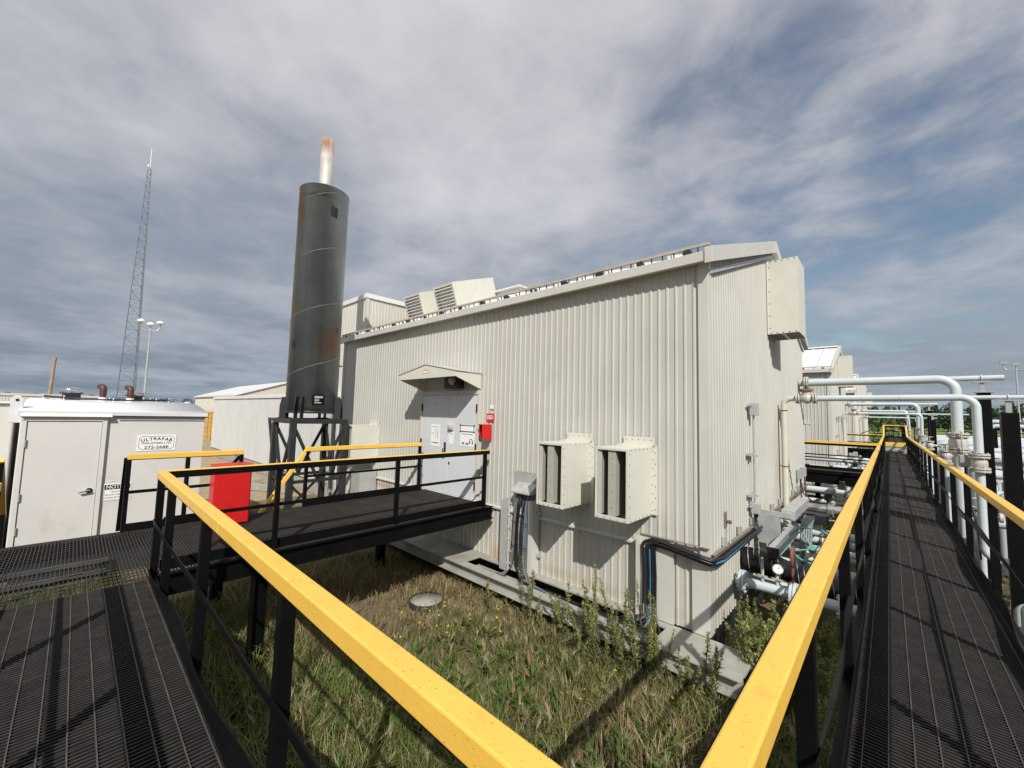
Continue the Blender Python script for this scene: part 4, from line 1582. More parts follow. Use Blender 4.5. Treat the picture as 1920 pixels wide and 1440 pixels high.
# ================================================================== SHED WITH ROOF HATCHES
XF = -10.3
sh = thing('tank_shed', 'white steel shed with a plain door and curved white roof beside the landing', 'shed', (XF, 0.6, 0))
Y0s, Y1s = -0.60, 1.82
mb = MB()
prof = [(0, 2.95), (-0.25, 3.00), (-0.7, 3.065), (-1.3, 3.135), (-2.0, 3.17), (-2.7, 3.135), (-3.3, 3.065), (-3.75, 3.00), (-4.0, 2.95)]
mb.box(XF - 4.0, XF, Y0s, Y1s, 0.66, 2.90)
mb.build('wall', M['shed'], sh, 0.006)
mb = MB()
pts = [(XF + 0.06 + px_ * 1.03, Y0s - 0.03, pz) for px_, pz in prof]
mb.prism(pts + [(pts[-1][0], Y0s - 0.03, 2.885), (pts[0][0], Y0s - 0.03, 2.885)], (0, Y1s - Y0s + 0.06, 0))
rf = mb.build('roof', M['shed_roof'], sh)
for f in rf.data.polygons:
    if abs(f.normal.y) < 0.5 and f.normal.z > 0.3:
        f.use_smooth = True
mb = MB()
mb.box(XF + 0.068, XF + 0.074, 0.50, Y1s + 0.03, 2.865, 2.885)
mb.build('eave_drip', M['steel_dark'], sh)
# door
mb = MB()
mb.box(XF + 0.002, XF + 0.05, -0.585, -0.525, 0.72, 2.80)
mb.box(XF + 0.002, XF + 0.05, 0.345, 0.405, 0.72, 2.80)
mb.box(XF + 0.002, XF + 0.05, -0.585, 0.405, 2.785, 2.85)
df = mb.build('door_frame', M['shed'], sh, 0.004)
mb = MB()
mb.box(XF + 0.002, XF + 0.032, -0.52, 0.34, 0.74, 2.78)
dr = mb.build('door', M['shed'], sh, 0.004)
mb = MB()
mb.cyl((XF + 0.032, 0.255, 1.58), (XF + 0.044, 0.255, 1.58), 0.045, n=18)
mb.cyl((XF + 0.044, 0.255, 1.58), (XF + 0.085, 0.255, 1.58), 0.02, n=12)
mb.tube([(XF + 0.08, 0.27, 1.582), (XF + 0.085, 0.20, 1.575), (XF + 0.08, 0.13, 1.56)], 0.014, 8)
mb.build('handle', M['chrome'], dr)
for z in (1.02, 1.55, 2.42):
    mb = MB()
    mb.cyl((XF + 0.045, -0.522, z - 0.06), (XF + 0.045, -0.522, z + 0.06), 0.016, n=8)
    mb.build('hinge', M['grey'], dr)
mb = MB()
mb.prism([(XF, -0.60, 2.875), (XF + 0.10, -0.60, 2.855), (XF + 0.10, -0.60, 2.865), (XF, -0.60, 2.99)], (0, 1.06, 0))
mb.build('drip_hood', M['shed'], sh, 0.004)
for (yy, xx) in ((-0.66, XF - 0.15), (Y1s - 0.05, XF - 1.8)):
    mb = MB()
    mb.prism([(xx, yy - 0.07, 2.75), (xx, yy + 0.07, 2.75), (xx, yy + 0.07, 3.14), (xx, yy + 0.03, 3.19), (xx, yy - 0.03, 3.19), (xx, yy - 0.07, 3.14)], (0.03, 0, 0))
    lg = mb.build('lifting_lug', M['shed_roof'], sh, 0.006)
    mb = MB()
    mb.cyl((xx + 0.0295, yy, 3.12), (xx + 0.034, yy, 3.12), 0.022, n=12)
    mb.build('lug_eye', M['dark'], lg)
# sign
sg = thing('maker_sign', 'white sign reading ULTRAFAB INDUSTRIES LTD. on the shed wall', 'sign', (XF + 0.004, 1.1, 2.2))
ya, yb_, za, zb = 0.82, 1.385, 2.225, 2.525
mb = MB()
mb.box(XF + 0.003, XF + 0.007, ya, yb_, za, zb)
mb.build('plate', M['paper'], sg)
xs = XF + 0.0075
mb = MB()
i_ = 0.028
c_ = 0.05
lo = [(ya + i_ + c_, za + i_), (yb_ - i_ - c_, za + i_), (yb_ - i_ - c_ * 0.5, za + i_ + c_ * 0.35), (yb_ - i_, za + i_ + c_ * 0.7), (yb_ - i_, zb - i_ - c_ * 0.7), (yb_ - i_ - c_ * 0.5, zb - i_ - c_ * 0.35), (yb_ - i_ - c_, zb - i_), (ya + i_ + c_, zb - i_), (ya + i_ + c_ * 0.5, zb - i_ - c_ * 0.35), (ya + i_, zb - i_ - c_ * 0.7), (ya + i_, za + i_ + c_ * 0.7), (ya + i_ + c_ * 0.5, za + i_ + c_ * 0.35)]
for k in range(len(lo)):
    a, b = lo[k], lo[(k + 1) % len(lo)]
    mb.bar((xs, a[0], a[1]), (xs, b[0], b[1]), 0.0065, 0.0015, (1, 0, 0))
mb.build('border', M['ink'], sg)
UX, UYv = Vector((0, 1, 0)), Vector((0, 0, 1))
word = 'ULTRAFAB'
for k, ch in enumerate(word):
    f = (k - 3.5) / 3.5
    an = -f * 0.26
    c = Vector((xs, (ya + yb_) / 2 + f * 0.200, 2.448 - 0.026 * f * f))
    ux = Vector((0, math.cos(an), math.sin(an)))
    uy = Vector((0, -math.sin(an), math.cos(an)))
    text_mesh(ch, 0.080, M['ink'], sg, c, ux, uy, 1.05, 'lettering', 0.001, bold=0.0018)
text_mesh('INDUSTRIES LTD.', 0.050, M['ink'], sg, (xs, (ya + yb_) / 2, 2.368), UX, UYv, 1.14, 'lettering', 0.001, bold=0.0006)
text_mesh('272-2688', 0.072, M['ink'], sg, (xs, (ya + yb_) / 2, 2.290), UX, UYv, 1.3, 'lettering', 0.001, bold=0.001)
nt_ = thing('notice_sign', 'white NOTICE sign for truckers beside the shed door', 'sign', (XF + 0.004, 0.6, 1.4))
ya, yb_, za, zb = 0.432, 0.80, 1.36, 1.665
mb = MB()
mb.box(XF + 0.003, XF + 0.007, ya, yb_, za, zb)
pl = mb.build('plate', M['paper'], nt_)
mb = MB()
mb.box(xs - 0.0008, xs + 0.0008, ya + 0.02, yb_ - 0.02, zb - 0.105, zb - 0.02)
mb.build('banner', M['ink'], nt_, 0.0)
mb = MB()
for (a, b, c, d) in ((ya + .015, yb_ - .015, za + .013, za + .017), (ya + .015, ya + .019, za + .017, zb - .02), (yb_ - .019, yb_ - .015, za + .017, zb - .02)):
    mb.box(xs - 0.0008, xs + 0.0006, a, b, c, d)
mb.build('border', M['ink'], nt_)
text_mesh('NOTICE', 0.085, M['paper'], nt_, (xs + 0.001, (ya + yb_) / 2, zb - 0.063), UX, UYv, 0.95, 'lettering', 0.001, bold=0.001)
for k, ln in enumerate(('TRUCKERS', 'GROUND CABLE BEFORE', 'LOADING OR UNLOADING')):
    text_mesh(ln, 0.038, M['ink'], nt_, (xs, (ya + yb_) / 2, 1.515 - 0.05 * k), UX, UYv, 0.72 if k else 0.95, 'lettering', 0.001)
mb = MB()
mb.box(XF + 0.003, XF + 0.006, 0.47, 0.56, 1.70, 1.712)
mb.build('strip_label', M['paper'], nt_)


def roof_z(dx):
    xsr = [p_[0] * 1.03 + 0.06 for p_ in prof][::-1]
    zsr = [p_[1] for p_ in prof][::-1]
    return float(np.interp(dx, xsr, zsr))


# roof hatches and vents
for (dx, yy, lab) in ((-1.75, -0.08, 'round chrome-topped roof hatch with black collar near the left lifting lug'), (-2.3, 0.90, 'round chrome-topped roof hatch behind the brown vent elbow')):
    xx = XF + dx
    zb_ = roof_z(dx) - 0.01
    t = thing('roof_hatch', lab, 'hatch', (xx, yy, zb_), 'round hatches on the shed roof')
    mb = MB()
    mb.lathe((xx, yy, zb_), (0, 0, 1), [(0.0, 0.0), (0.0, 0.13), (0.13, 0.13), (0.13, 0.17), (0.15, 0.17), (0.15, 0.0)], 24)
    mb.build('collar', M['steel_dark'], t)
    mb = MB()
    mb.lathe((xx, yy, zb_), (0, 0, 1), [(0.185, 0.0), (0.185, 0.165), (0.21, 0.165), (0.23, 0.14), (0.25, 0.11), (0.265, 0.055), (0.268, 0.0)], 24)
    mb.build('dome', M['chrome'], t)
    mb = MB()
    for k in range(6):
        a = k * math.pi / 3
        mb.cyl((xx + 0.15 * math.cos(a), yy + 0.15 * math.sin(a), zb_ + 0.145), (xx + 0.15 * math.cos(a), yy + 0.15 * math.sin(a), zb_ + 0.205), 0.012, n=6)
    tag(mb.build('clamp_bolts', M['chrome'], t), kind='stuff')
for (dx, yy, lab) in ((-1.45, 0.355, 'brown pipe vent elbow on the shed roof between the two hatches'), (-1.45, 0.765, 'brown pipe vent elbow on the shed roof in front of the far hatch')):
    xx = XF + dx
    zb_ = roof_z(dx) - 0.01
    t = thing('vent_elbow', lab, 'vent pipe', (xx, yy, zb_), 'brown vent elbows on the shed roof')
    mb = MB()
    mb.cyl((xx, yy, zb_), (xx, yy, zb_ + 0.09), 0.062, n=14)
    mb.build('collar', M['shed_roof'], t)
    mb = MB()
    mb.cyl((xx, yy, zb_ + 0.0901), (xx, yy, zb_ + 0.20), 0.05, n=14)
    mb.tube(arc_path([(xx, yy, zb_ + 0.15), (xx, yy, zb_ + 0.31), (xx - 0.11, yy - 0.05, zb_ + 0.31)], 0.06), 0.055, 14)
    mb.build('elbow', M['brown'], t)
t = thing('roof_hose', 'black hose looped around the hatches on the shed roof', 'hose', (XF - 1.6, 0.4, roof_z(-1.6)))
mb = MB()
pts = []
for k in range(25):
    a = 2 * math.pi * k / 24
    dx, yy = -1.85 + 0.75 * math.cos(a), 0.5 + 0.95 * math.sin(a)
    pts.append((XF + dx, yy, roof_z(dx) + 0.055))
mb.tube(pts, 0.016, 6)
mb.build('hose', M['cable'], t)
for k in range(0, 24, 3):
    mb = MB()
    px_, py_, pz_ = pts[k]
    mb.cyl((px_, py_, pz_ - 0.07), (px_, py_, pz_ + 0.04), 0.012, n=6)
    mb.build('clip', M['shed_roof'], t)
# second, set-back white tank on the left
t = thing('white_tank', 'blank white tank wall set back at the left of the shed door', 'tank', (-12.4, -3, 0))
mb = MB()
mb.box(-14.2, -11.1, -4.6, -0.72, 0.66, 3.05)
mb.build('body', M['shed'], t, 0.02)
mb = MB()
mb.box(-14.25, -11.05, -4.65, -0.70, 3.051, 3.085)
mb.build('lid', M['shed_roof'], t, 0.01)
mb = MB()
mb.box(-14.0, -11.4, -4.5, -0.75, 0.0, 0.659)
mb.build('skid', M['steel_dark'], t)
mb = MB()
mb.box(XF - 3.9, XF - 0.25, Y0s + 0.05, Y1s - 0.05, 0.0, 0.659)
mb.build('skid', M['steel_dark'], sh)
# valves low at the left of the shed
t = thing('drain_valve', 'small white flanged drain valve cluster low beside the shed door', 'valve', (-10.75, -0.95, 1.4))
mb = MB()
mb.flange((-10.95, -0.95, 1.45), (1, 0, 0), 0.10, 0.03)
mb.cyl((-11.1, -0.95, 1.45), (-10.7, -0.95, 1.45), 0.05, n=12)
mb.flange((-10.7, -0.95, 1.45), (1, 0, 0), 0.10, 0.03)
mb.tube(arc_path([(-10.7, -0.95, 1.45), (-10.5, -0.95, 1.45), (-10.5, -0.95, 0.3)], 0.1), 0.045, 10)
mb.build('pipe', M['valve'], t)
mb = MB()
mb.torus((-10.83, -0.95, 1.62), (0, 0, 1), 0.09, 0.01, 18, 6)
mb.cyl((-10.83, -0.95, 1.45), (-10.83, -0.95, 1.63), 0.015, n=8)
mb.bar((-10.92, -0.95, 1.62), (-10.74, -0.95, 1.62), 0.012, 0.012)
mb.build('handwheel', M['galv'], t)


# ================================================================== EXHAUST STACK
SX, SY, SR = -10.6, 4.02, 0.585
SB, ST = 2.99, 8.66
st = thing('exhaust_stack', 'tall grey-green steel exhaust stack with spiral weld seams and rust stains', 'stack', (SX, SY, 2.86))
mb = MB()
mb.lathe((SX, SY, SB), (0, 0, 1), [(0.0, 0.0), (0.0, SR), (ST - SB, SR), (ST - SB, SR + 0.006), (ST - SB + 0.02, SR + 0.006), (ST - SB + 0.045, 0.16)], 56)
body = mb.build('body', M['stack'], st)
mb = MB()
mb.lathe((SX, SY, SB), (0, 0, 1), [(0.012, SR + 0.006), (0.03, SR + 0.010), (0.055, SR + 0.002)], 56)
mb.build('base_ring', M['steel_dark'], body)
mb = MB()
pts = []
turns = (ST - SB) / 1.43
for k in range(int(turns * 40)):
    a = 2 * math.pi * k / 40 + 1.35
    pts.append((SX + (SR + 0.001) * math.cos(a), SY + (SR + 0.001) * math.sin(a), SB + 0.12 + 1.43 * k / 40))
pts = [p_ for p_ in pts if p_[2] < ST - 0.05]
mb.tube(pts, 0.0065, 6)
mb.build('weld_seam', M['seam'], body)
mb = MB()
mb.lathe((SX, SY, ST), (0, 0, 1), [(0.02, 0.16), (1.50, 0.16), (1.50, 0.152), (0.02, 0.152)], 28)
mb.build('outlet_pipe', M['outlet'], st)
# name plate, lug
va = math.atan2(-SY, -SX)
for da, zz, w, h, nm, mt in ((0.22, 3.32, 0.26, 0.24, 'name_plate', M['black']),):
    a = va + da
    c = Vector((SX + (SR + 0.03) * math.cos(a), SY + (SR + 0.03) * math.sin(a), zz))
    ta = Vector((-math.sin(a), math.cos(a), 0))
    nr = Vector((math.cos(a), math.sin(a), 0))
    mb = MB()
    mb.bar(c - ta * w / 2, c + ta * w / 2, h, 0.05, nr)
    np_ = mb.build(nm, mt, body, 0.006)
    mb = MB()
    for (u0, u1, v0, v1) in ((-.7, .7, .35, .72), (-.7, .1, .05, .2), (-.7, .1, -.3, -.1), (-.7, .5, -.7, -.5)):
        a0 = c + nr * 0.027 + ta * (u0 * w / 2) + Vector((0, 0, (v0 + v1) / 2 * h / 2))
        a1 = c + nr * 0.027 + ta * (u1 * w / 2) + Vector((0, 0, (v0 + v1) / 2 * h / 2))
        mb.bar(a0, a1, (v1 - v0) * h / 2, 0.004, nr)
    mb.build('plate_print', M['grey'], np_)
a = va + 0.42
c = Vector((SX + SR * math.cos(a), SY + SR * math.sin(a), 8.02))
nr = Vector((math.cos(a), math.sin(a), 0))
ta = Vector((-math.sin(a), math.cos(a), 0))
mb = MB()
mb.bar(c - Vector((0, 0, 0.13)), c + Vector((0, 0, 0.13)), 0.15, 0.014, nr)
mb.prism([c + nr * 0.0 + Vector((0, 0, -0.10)), c + nr * 0.14 + Vector((0, 0, -0.02)), c + nr * 0.14 + Vector((0, 0, 0.06)), c + Vector((0, 0, 0.10))], ta * 0.02)
mb.build('lifting_lug', M['steel_dark'], body)
# stand
A_ = 0.61
stand = thing('stack_stand', 'black braced steel stand carrying the exhaust stack', 'stand', (SX, SY, 0))
ZT = 2.86
cor = [(SX + A_, SY - A_), (SX + A_, SY + A_), (SX - A_, SY + A_), (SX - A_, SY - A_)]
for k in range(4):
    (x0, y0), (x1, y1) = cor[k], cor[(k + 1) % 4]
    mb = MB()
    mb.box(x0 - 0.065, x0 + 0.065, y0 - 0.065, y0 + 0.065, 0, ZT - 0.11)
    mb.build('leg', M['steel_dark'], stand, 0.006)
    mb = MB()
    mb.bar((x0, y0, ZT - 0.055), (x1, y1, ZT - 0.055), 0.12, 0.11)
    mb.build('top_beam', M['steel_dark'], stand, 0.004)
    mb = MB()
    mb.bar((x0, y0, ZT - 0.13), ((x0 + x1) / 2, (y0 + y1) / 2, 1.45), 0.06, 0.06)
    mb.build('brace', M['steel_dark'], stand)
    mb = MB()
    mb.bar((x1, y1, ZT - 0.13), ((x0 + x1) / 2, (y0 + y1) / 2, 1.45), 0.06, 0.06)
    mb.build('brace', M['steel_dark'], stand)
    mb = MB()
    mb.bar((x0, y0, 1.42), (x1, y1, 1.42), 0.07, 0.07)
    mb.build('mid_beam', M['steel_dark'], stand)
    mb = MB()
    mb.bar((x0, y0, 1.38), (x1, y1, 0.1), 0.05, 0.05)
    mb.build('lower_brace', M['steel_dark'], stand)
    # saddle plates under the stack
    a = math.atan2(y0 - SY, x0 - SX)
    nr = Vector((math.cos(a), math.sin(a), 0))
    ta = Vector((-math.sin(a), math.cos(a), 0))
    c = Vector((SX, SY, 0)) + nr * (SR + 0.07)
    mb = MB()
    for s_ in (-1, 1):
        b = c + ta * 0.07 * s_
        mb.prism([b - nr * 0.068 + Vector((0, 0, ZT)), b + nr * 0.09 + Vector((0, 0, ZT)), b + nr * 0.09 + Vector((0, 0, ZT + 0.32)), b + nr * 0.04 + Vector((0, 0, ZT + 0.52)), b - nr * 0.068 + Vector((0, 0, ZT + 0.52))], ta * 0.016)
    mb.bar(c - ta * 0.12 + Vector((0, 0, ZT + 0.008)), c + ta * 0.12 + Vector((0, 0, ZT + 0.008)), 0.22, 0.016)
    mb.build('saddle_plate', M['steel_dark'], stand)
mb = MB()
mb.prism([(SX - A_ - 0.06, SY - A_ - 0.02, ZT - 0.01), (SX - A_ - 0.55, SY - A_ - 0.02, ZT - 0.01), (SX - A_ - 0.06, SY - A_ - 0.02, ZT - 1.0), (SX - A_ - 0.06, SY - A_ - 0.02, ZT - 0.85), (SX - A_ - 0.42, SY - A_ - 0.02, ZT - 0.09), (SX - A_ - 0.06, SY - A_ - 0.02, ZT - 0.09)], (0, 0.05, 0))
mb.build('outrigger', M['steel_dark'], stand)
mb = MB()
mb.box(SX - 1.0, SX + 1.0, SY - 1.0, SY + 1.0, -0.03, 0.10)
mb.build('footing', M['concrete'], stand, 0.01)
# downpipe at the left end of building 1
t = thing('downpipe', 'grey downpipe at the left end of the cream wall behind the stack', 'pipe', (-12.25, 5.3, 0.4))
mb = MB()
mb.box(-12.32, -12.20, 5.27, 5.37, 0.4, 4.95)
mb.build('pipe', M['grey'], t, 0.01)
for z in (1.5, 3.0, 4.4):
    mb = MB()
    mb.box(-12.33, -12.19, 5.26, 5.45, z, z + 0.04)
    mb.build('strap', M['galv'], t)
# concrete pieces on the ground behind the bridge
for k, (px, py, L_, an) in enumerate(((505, 920, 1.9, 0.5), (470, 905, 1.2, 0.2))):
    p = on_z(px, py, 0.0)
    t = thing('concrete_block', ('long pale concrete beam lying on the ground behind the bridge', 'short pale concrete block lying behind the red cabinet')[k], 'block', (p.x, p.y, 0))
    mb = MB()
    d = Vector((math.cos(an), math.sin(an), 0))
    mb.bar(p - d * L_ / 2 + Vector((0, 0, 0.1)), p + d * L_ / 2 + Vector((0, 0, 0.1)), 0.3, 0.22)
    mb.build('beam', M['concrete'], t, 0.015)
# round pile cap in the grass
t = thing('pile_cap', 'round weathered grey pile cap flush in the dry grass', 'pile cap', (-5.6, 4.1, 0))
mb = MB()
mb.lathe((-5.6, 4.1, -0.02), (0, 0, 1), [(0, 0.30), (0.07, 0.30), (0.085, 0.285), (0.085, 0.25)], 28)
mb.build('rim', M['steel_dark'], t)
mb = MB()
mb.lathe((-5.6, 4.1, 0.0), (0, 0, 1), [(0.0, 0.255), (0.062, 0.25), (0.058, 0.0)], 28)
mb.build('cap', M['concrete'], t)


# ================================================================== TOWER, LAMPS, POLE
def lamp_pole(px, py, d, lab, spread, head='round'):
    p = at_dist(px, py, d)
    t = thing('light_pole', lab, 'light', (p.x, p.y, -0.02), 'yard light poles')
    H = p.z
    mb = MB()
    mb.cyl((p.x, p.y, -0.02), (p.x, p.y, H * 0.35), 0.12, 0.11, n=12)
    mb.cyl((p.x, p.y, H * 0.35), (p.x, p.y, H), 0.085, 0.06, n=12)
    mb.build('mast', M['galv'], t)
    r = Vector((-p.y, p.x, 0)).normalized()
    for k in (-1, 0, 1):
        c = p + r * (spread * k) + Vector((0, 0, 0.35 if k == 0 else 0.55))
        mb = MB()
        if k:
            mb.tube(arc_path([p + Vector((0, 0, -0.1)), p + r * spread * k + Vector((0, 0, -0.1)), c], 0.4), 0.045, 8)
        else:
            mb.tube([p, c], 0.045, 8)
        mb.build('arm', M['galv'], t)
        mb = MB()
        if head == 'round':
            mb.lathe(c + Vector((0, 0, 0.05)), (0, 0, 1), [(-0.08, 0.0), (-0.08, 0.24), (0.03, 0.28), (0.14, 0.19), (0.2, 0.06), (0.21, 0)], 18)
        else:
            mb.box(c.x - 0.24, c.x + 0.24, c.y - 0.15, c.y + 0.15, c.z, c.z + 0.22)
        mb.build('lamp_head', M['lamp'] if head == 'round' else M['grey'], t)
    return t


lamp_pole(282, 618, 44, 'grey pole with three white floodlights near the lattice tower', 0.58)
lamp_pole(1905, 692, 62, 'slim pole with dark floodlights beyond the pipe yard', 0.75, 'box')
p = at_dist(240, 745, 70)
tp = at_dist(280.5, 318, 70)
tw = thing('lattice_tower', 'tall slender three-legged lattice radio tower with a whip antenna', 'tower', (p.x, p.y, -0.02))
H = tp.z
base_w, top_w = 1.15, 0.22


def leg(k, z):
    w = base_w + (top_w - base_w) * z / H
    a = k * 2 * math.pi / 3 + 0.55
    return Vector((p.x + w * math.cos(a), p.y + w * math.sin(a), z))


for k in range(3):
    mb = MB()
    mb.tube([leg(k, -0.02), leg(k, H)], [0.06, 0.035], 6)
    mb.build('leg', M['lattice'], tw)
for k in range(3):
    mb = MB()
    z = 0.0
    i = 0
    while z < H - 0.3:
        s_ = 1.25 - 0.65 * z / H
        z2 = min(H, z + s_)
        mb.bar(leg(k, z), leg((k + 1) % 3, z), 0.028, 0.028)
        if i % 2:
            mb.bar(leg(k, z), leg((k + 1) % 3, z2), 0.028, 0.028)
        else:
            mb.bar(leg((k + 1) % 3, z), leg(k, z2), 0.028, 0.028)
        z = z2
        i += 1
    mb.build('bracing', M['lattice'], tw)
mb = MB()
c = Vector((p.x, p.y, H))
mb.cyl(c - Vector((0, 0, 0.5)), c + Vector((0, 0, 1.2)), 0.05, n=8)
mb.cyl(c + Vector((0, 0, 1.2)), c + Vector((0, 0, 2.9)), 0.045, n=8)
mb.cyl(c + Vector((0.25, -0.2, 0.2)), c + Vector((0.25, -0.2, 0.5)), 0.09, n=8)
mb.bar(c, c + Vector((0.25, -0.2, 0.3)), 0.03, 0.03)
mb.build('antenna', M['lamp'], tw)
p = at_dist(104, 670, 60)
t = thing('utility_pole', 'leaning wooden utility pole carrying one wire', 'pole', (p.x, p.y, -0.02))
mb = MB()
mb.tube([(p.x, p.y - 0.25, -0.02), (p.x, p.y, p.z)], [0.16, 0.11], 10)
mb.build('pole', M['wood'], t)
mb = MB()
mb.bar((p.x, p.y - 0.46, p.z - 0.25), (p.x, p.y + 0.2, p.z - 0.25), 0.07, 0.08)
mb.cyl((p.x, p.y - 0.42, p.z - 0.2), (p.x, p.y - 0.42, p.z - 0.02), 0.05, n=8)
mb.build('crossarm', M['wood'], t)
mb = MB()
pts = []
for k in range(13):
    f = k / 12
    pts.append((p.x + 4 * f, p.y - 0.42 - 30 * f, p.z - 0.05 - 2.0 * f * (1 - f)))
mb.tube(pts, 0.012, 5)
mb.build('wire', M['galv'], t)

# ================================================================== OVERHEAD PIPES AT EACH GABLE
ORD = ('near', 'second', 'third')


def header_pipes(k):
    Y = 15.0 * k
    nm = ORD[k]
    far = k > 0
    # large pipe straight out of the gable wall
    y, z, r = 12.5 + Y, 4.08, 0.088
    xe = 1.04
    t = thing('overhead_pipe', 'thick white pipe leaving the %s gable and crossing over the walkway' % nm, 'pipe', (xe, y, 1.0), 'white overhead pipes from the gables')
    mb = MB()
    mb.tube(arc_path([(-1.45, y, z), (xe, y, z), (xe, y, 2.93)], 0.26), r, 20)
    mb.build('pipe', M['pipe'], t)
    mb = MB()
    mb.tube(arc_path([(xe, y, 2.57), (xe, y, 1.20), (3.2, y, 1.20)], 0.24), r, 18)
    mb.build('lower_pipe', M['pipe'], t)
    mb = MB()
    mb.flange((-1.475, y, z), (1, 0, 0), 0.155, 0.028)
    mb.flange((-1.52, y, z), (1, 0, 0), 0.155, 0.028)
    mb.cyl((-1.66, y, z), (-1.534, y, z), r, n=18)
    mb.build('flange', M['valve'], t)
    for zz in (2.90, 2.60):
        mb = MB()
        mb.flange((xe, y, zz + 0.03), (0, 0, 1), 0.165, 0.03)
        mb.flange((xe, y, zz - 0.02), (0, 0, 1), 0.165, 0.03)
        mb.build('flange', M['valve'], t)
    mb = MB()
    mb.lathe((xe, y, 2.51), (0, 0, 1), [(0.08, 0.10), (0.12, 0.13), (0.17, 0.145), (0.26, 0.145), (0.31, 0.13), (0.37, 0.10)], 20)
    mb.build('valve_body', M['valve'], t)
    mb = MB()
    mb.cyl((xe + 0.05, y - 0.22, 2.35), (xe + 0.02, y - 0.2, 3.0), 0.014, n=6)
    mb.build('lever', M['tan_rail'], t)
    mb = MB()
    mb.cyl((xe - 0.24, y, z), (1.70, y, z), 0.055, n=14)
    mb.torus((1.40, y, z), (1, 0, 0), 0.062, 0.012, 16, 6)
    mb.build('trunnion', M['pipe'], t)
    c = thing('pipe_column', 'black steel column carrying the thick pipe of the %s gable' % nm, 'column', (1.42, y, 0), 'tall black pipe support columns')
    mb = MB()
    mb.box(1.33, 1.51, y - 0.09, y + 0.09, 0, 3.78)
    mb.build('shaft', M['black'], c, 0.006)
    mb = MB()
    mb.box(1.30, 1.56, y - 0.12, y + 0.12, 3.781, 3.80)
    mb.box(1.38, 1.44, y - 0.03, y + 0.03, 3.80, 3.985)
    mb.box(1.28, 1.54, y - 0.06, y + 0.06, 3.986, 4.01)
    mb.build('saddle', M['grey'], c)
    # smaller pipe with riser and check valve
    y, z, r = 9.8 + Y, 3.56, 0.055
    xr, xe = -1.56, 1.03
    t = thing('overhead_pipe', 'thin white pipe rising up the %s gable to a check valve above the walkway' % nm, 'pipe', (xr, y, 1.0), 'white overhead pipes from the gables')
    mb = MB()
    mb.tube(arc_path([(xr, y, 1.0), (xr, y, z), (xr + 0.22, y, z)], 0.13), r, 16)
    mb.build('riser', M['pipe_cream'], t)
    mb = MB()
    for zz in (3.32, 2.2):
        mb.torus((xr, y, zz), (0, 0, 1), r + 0.006, 0.01, 16, 6)
        mb.bar((xr - 0.08, y, zz), (xr - 0.02, y, zz), 0.03, 0.02)
    mb.build('strap', M['rust'], t)
    mb = MB()
    mb.tube(arc_path([(-1.02, y, z), (xe, y, z), (xe, y, 2.68)], 0.17), r, 16)
    mb.build('pipe', M['pipe'], t)
    mb = MB()
    for xx in (-0.35, 0.15):
        mb.torus((xx, y, z), (1, 0, 0), r + 0.001, 0.004, 16, 5)
    mb.build('weld', M['pipe'], t)
    mb = MB()
    for xx in (-1.335, -1.297, -1.063, -1.025):
        mb.flange((xx, y, z), (1, 0, 0), 0.105, 0.022)
    mb.build('flange', M['valve'], t)
    mb = MB()
    mb.lathe((-1.29, y, z), (1, 0, 0), [(0.0, 0.05), (0.03, 0.07), (0.08, 0.10), (0.11, 0.105), (0.14, 0.10), (0.19, 0.07), (0.22, 0.05)], 18)
    mb.cyl((-1.18, y, z + 0.06), (-1.18, y, z + 0.15), 0.075, n=16)
    vb = mb.build('check_valve', M['valve'], t)
    mb = MB()
    mb.flange((-1.18, y, z + 0.165), (0, 0, 1), 0.115, 0.03)
    mb.build('bonnet', M['rust'], vb)
    for zz in (2.63, 2.41):
        mb = MB()
        mb.flange((xe, y, zz + 0.025), (0, 0, 1), 0.12, 0.025)
        mb.flange((xe, y, zz - 0.015), (0, 0, 1), 0.12, 0.025)
        mb.build('flange', M['valve'], t)
    mb = MB()
    mb.lathe((xe, y, 2.32), (0, 0, 1), [(0.11, 0.07), (0.14, 0.09), (0.2, 0.095), (0.25, 0.085), (0.29, 0.062)], 18)
    mb.build('valve_body', M['valve'], t)
    mb = MB()
    mb.tube(arc_path([(xe, y, 2.39), (xe, y, 1.05), (4.2, y, 1.05)], 0.17), r, 16)
    mb.build('lower_pipe', M['pipe'], t)
    mb = MB()
    mb.cyl((xe - 0.15, y, z), (2.4, y, z), 0.033, n=12)
    mb.torus((1.36, y, z), (1, 0, 0), 0.038, 0.010, 14, 6)
    mb.build('trunnion', M['pipe'], t)
    c = thing('pipe_column', 'black steel column carrying the thin pipe of the %s gable' % nm, 'column', (1.36, y, 0), 'tall black pipe support columns')
    mb = MB()
    mb.box(1.27, 1.45, y - 0.09, y + 0.09, 0, 3.32)
    mb.build('shaft', M['black'], c, 0.006)
    mb = MB()
    mb.box(1.33, 1.39, y - 0.03, y + 0.03, 3.32, 3.50)
    mb.box(1.24, 1.50, y - 0.05, y + 0.05, 3.501, 3.52)
    mb.build('saddle', M['grey'], c)
    # grey actuator box by the valves
    a = thing('actuator_box', 'grey electric actuator box beside the valves of the %s gable pipes' % nm, 'box', (0.86, y + 0.6, 1.0), 'actuator boxes by the walkway rail')
    mb = MB()
    mb.box(0.84, 0.98, y + 0.25, y + 0.45, 2.42, 2.62)
    mb.build('housing', M['grey'], a, 0.01)
    mb = MB()
    mb.box(0.838, 0.839, y + 0.30, y + 0.40, 2.47, 2.58)
    mb.box(0.83, 0.837, y + 0.275, y + 0.425, 2.445, 2.60)
    mb.build('cover', M['galv'], a)
    mb = MB()
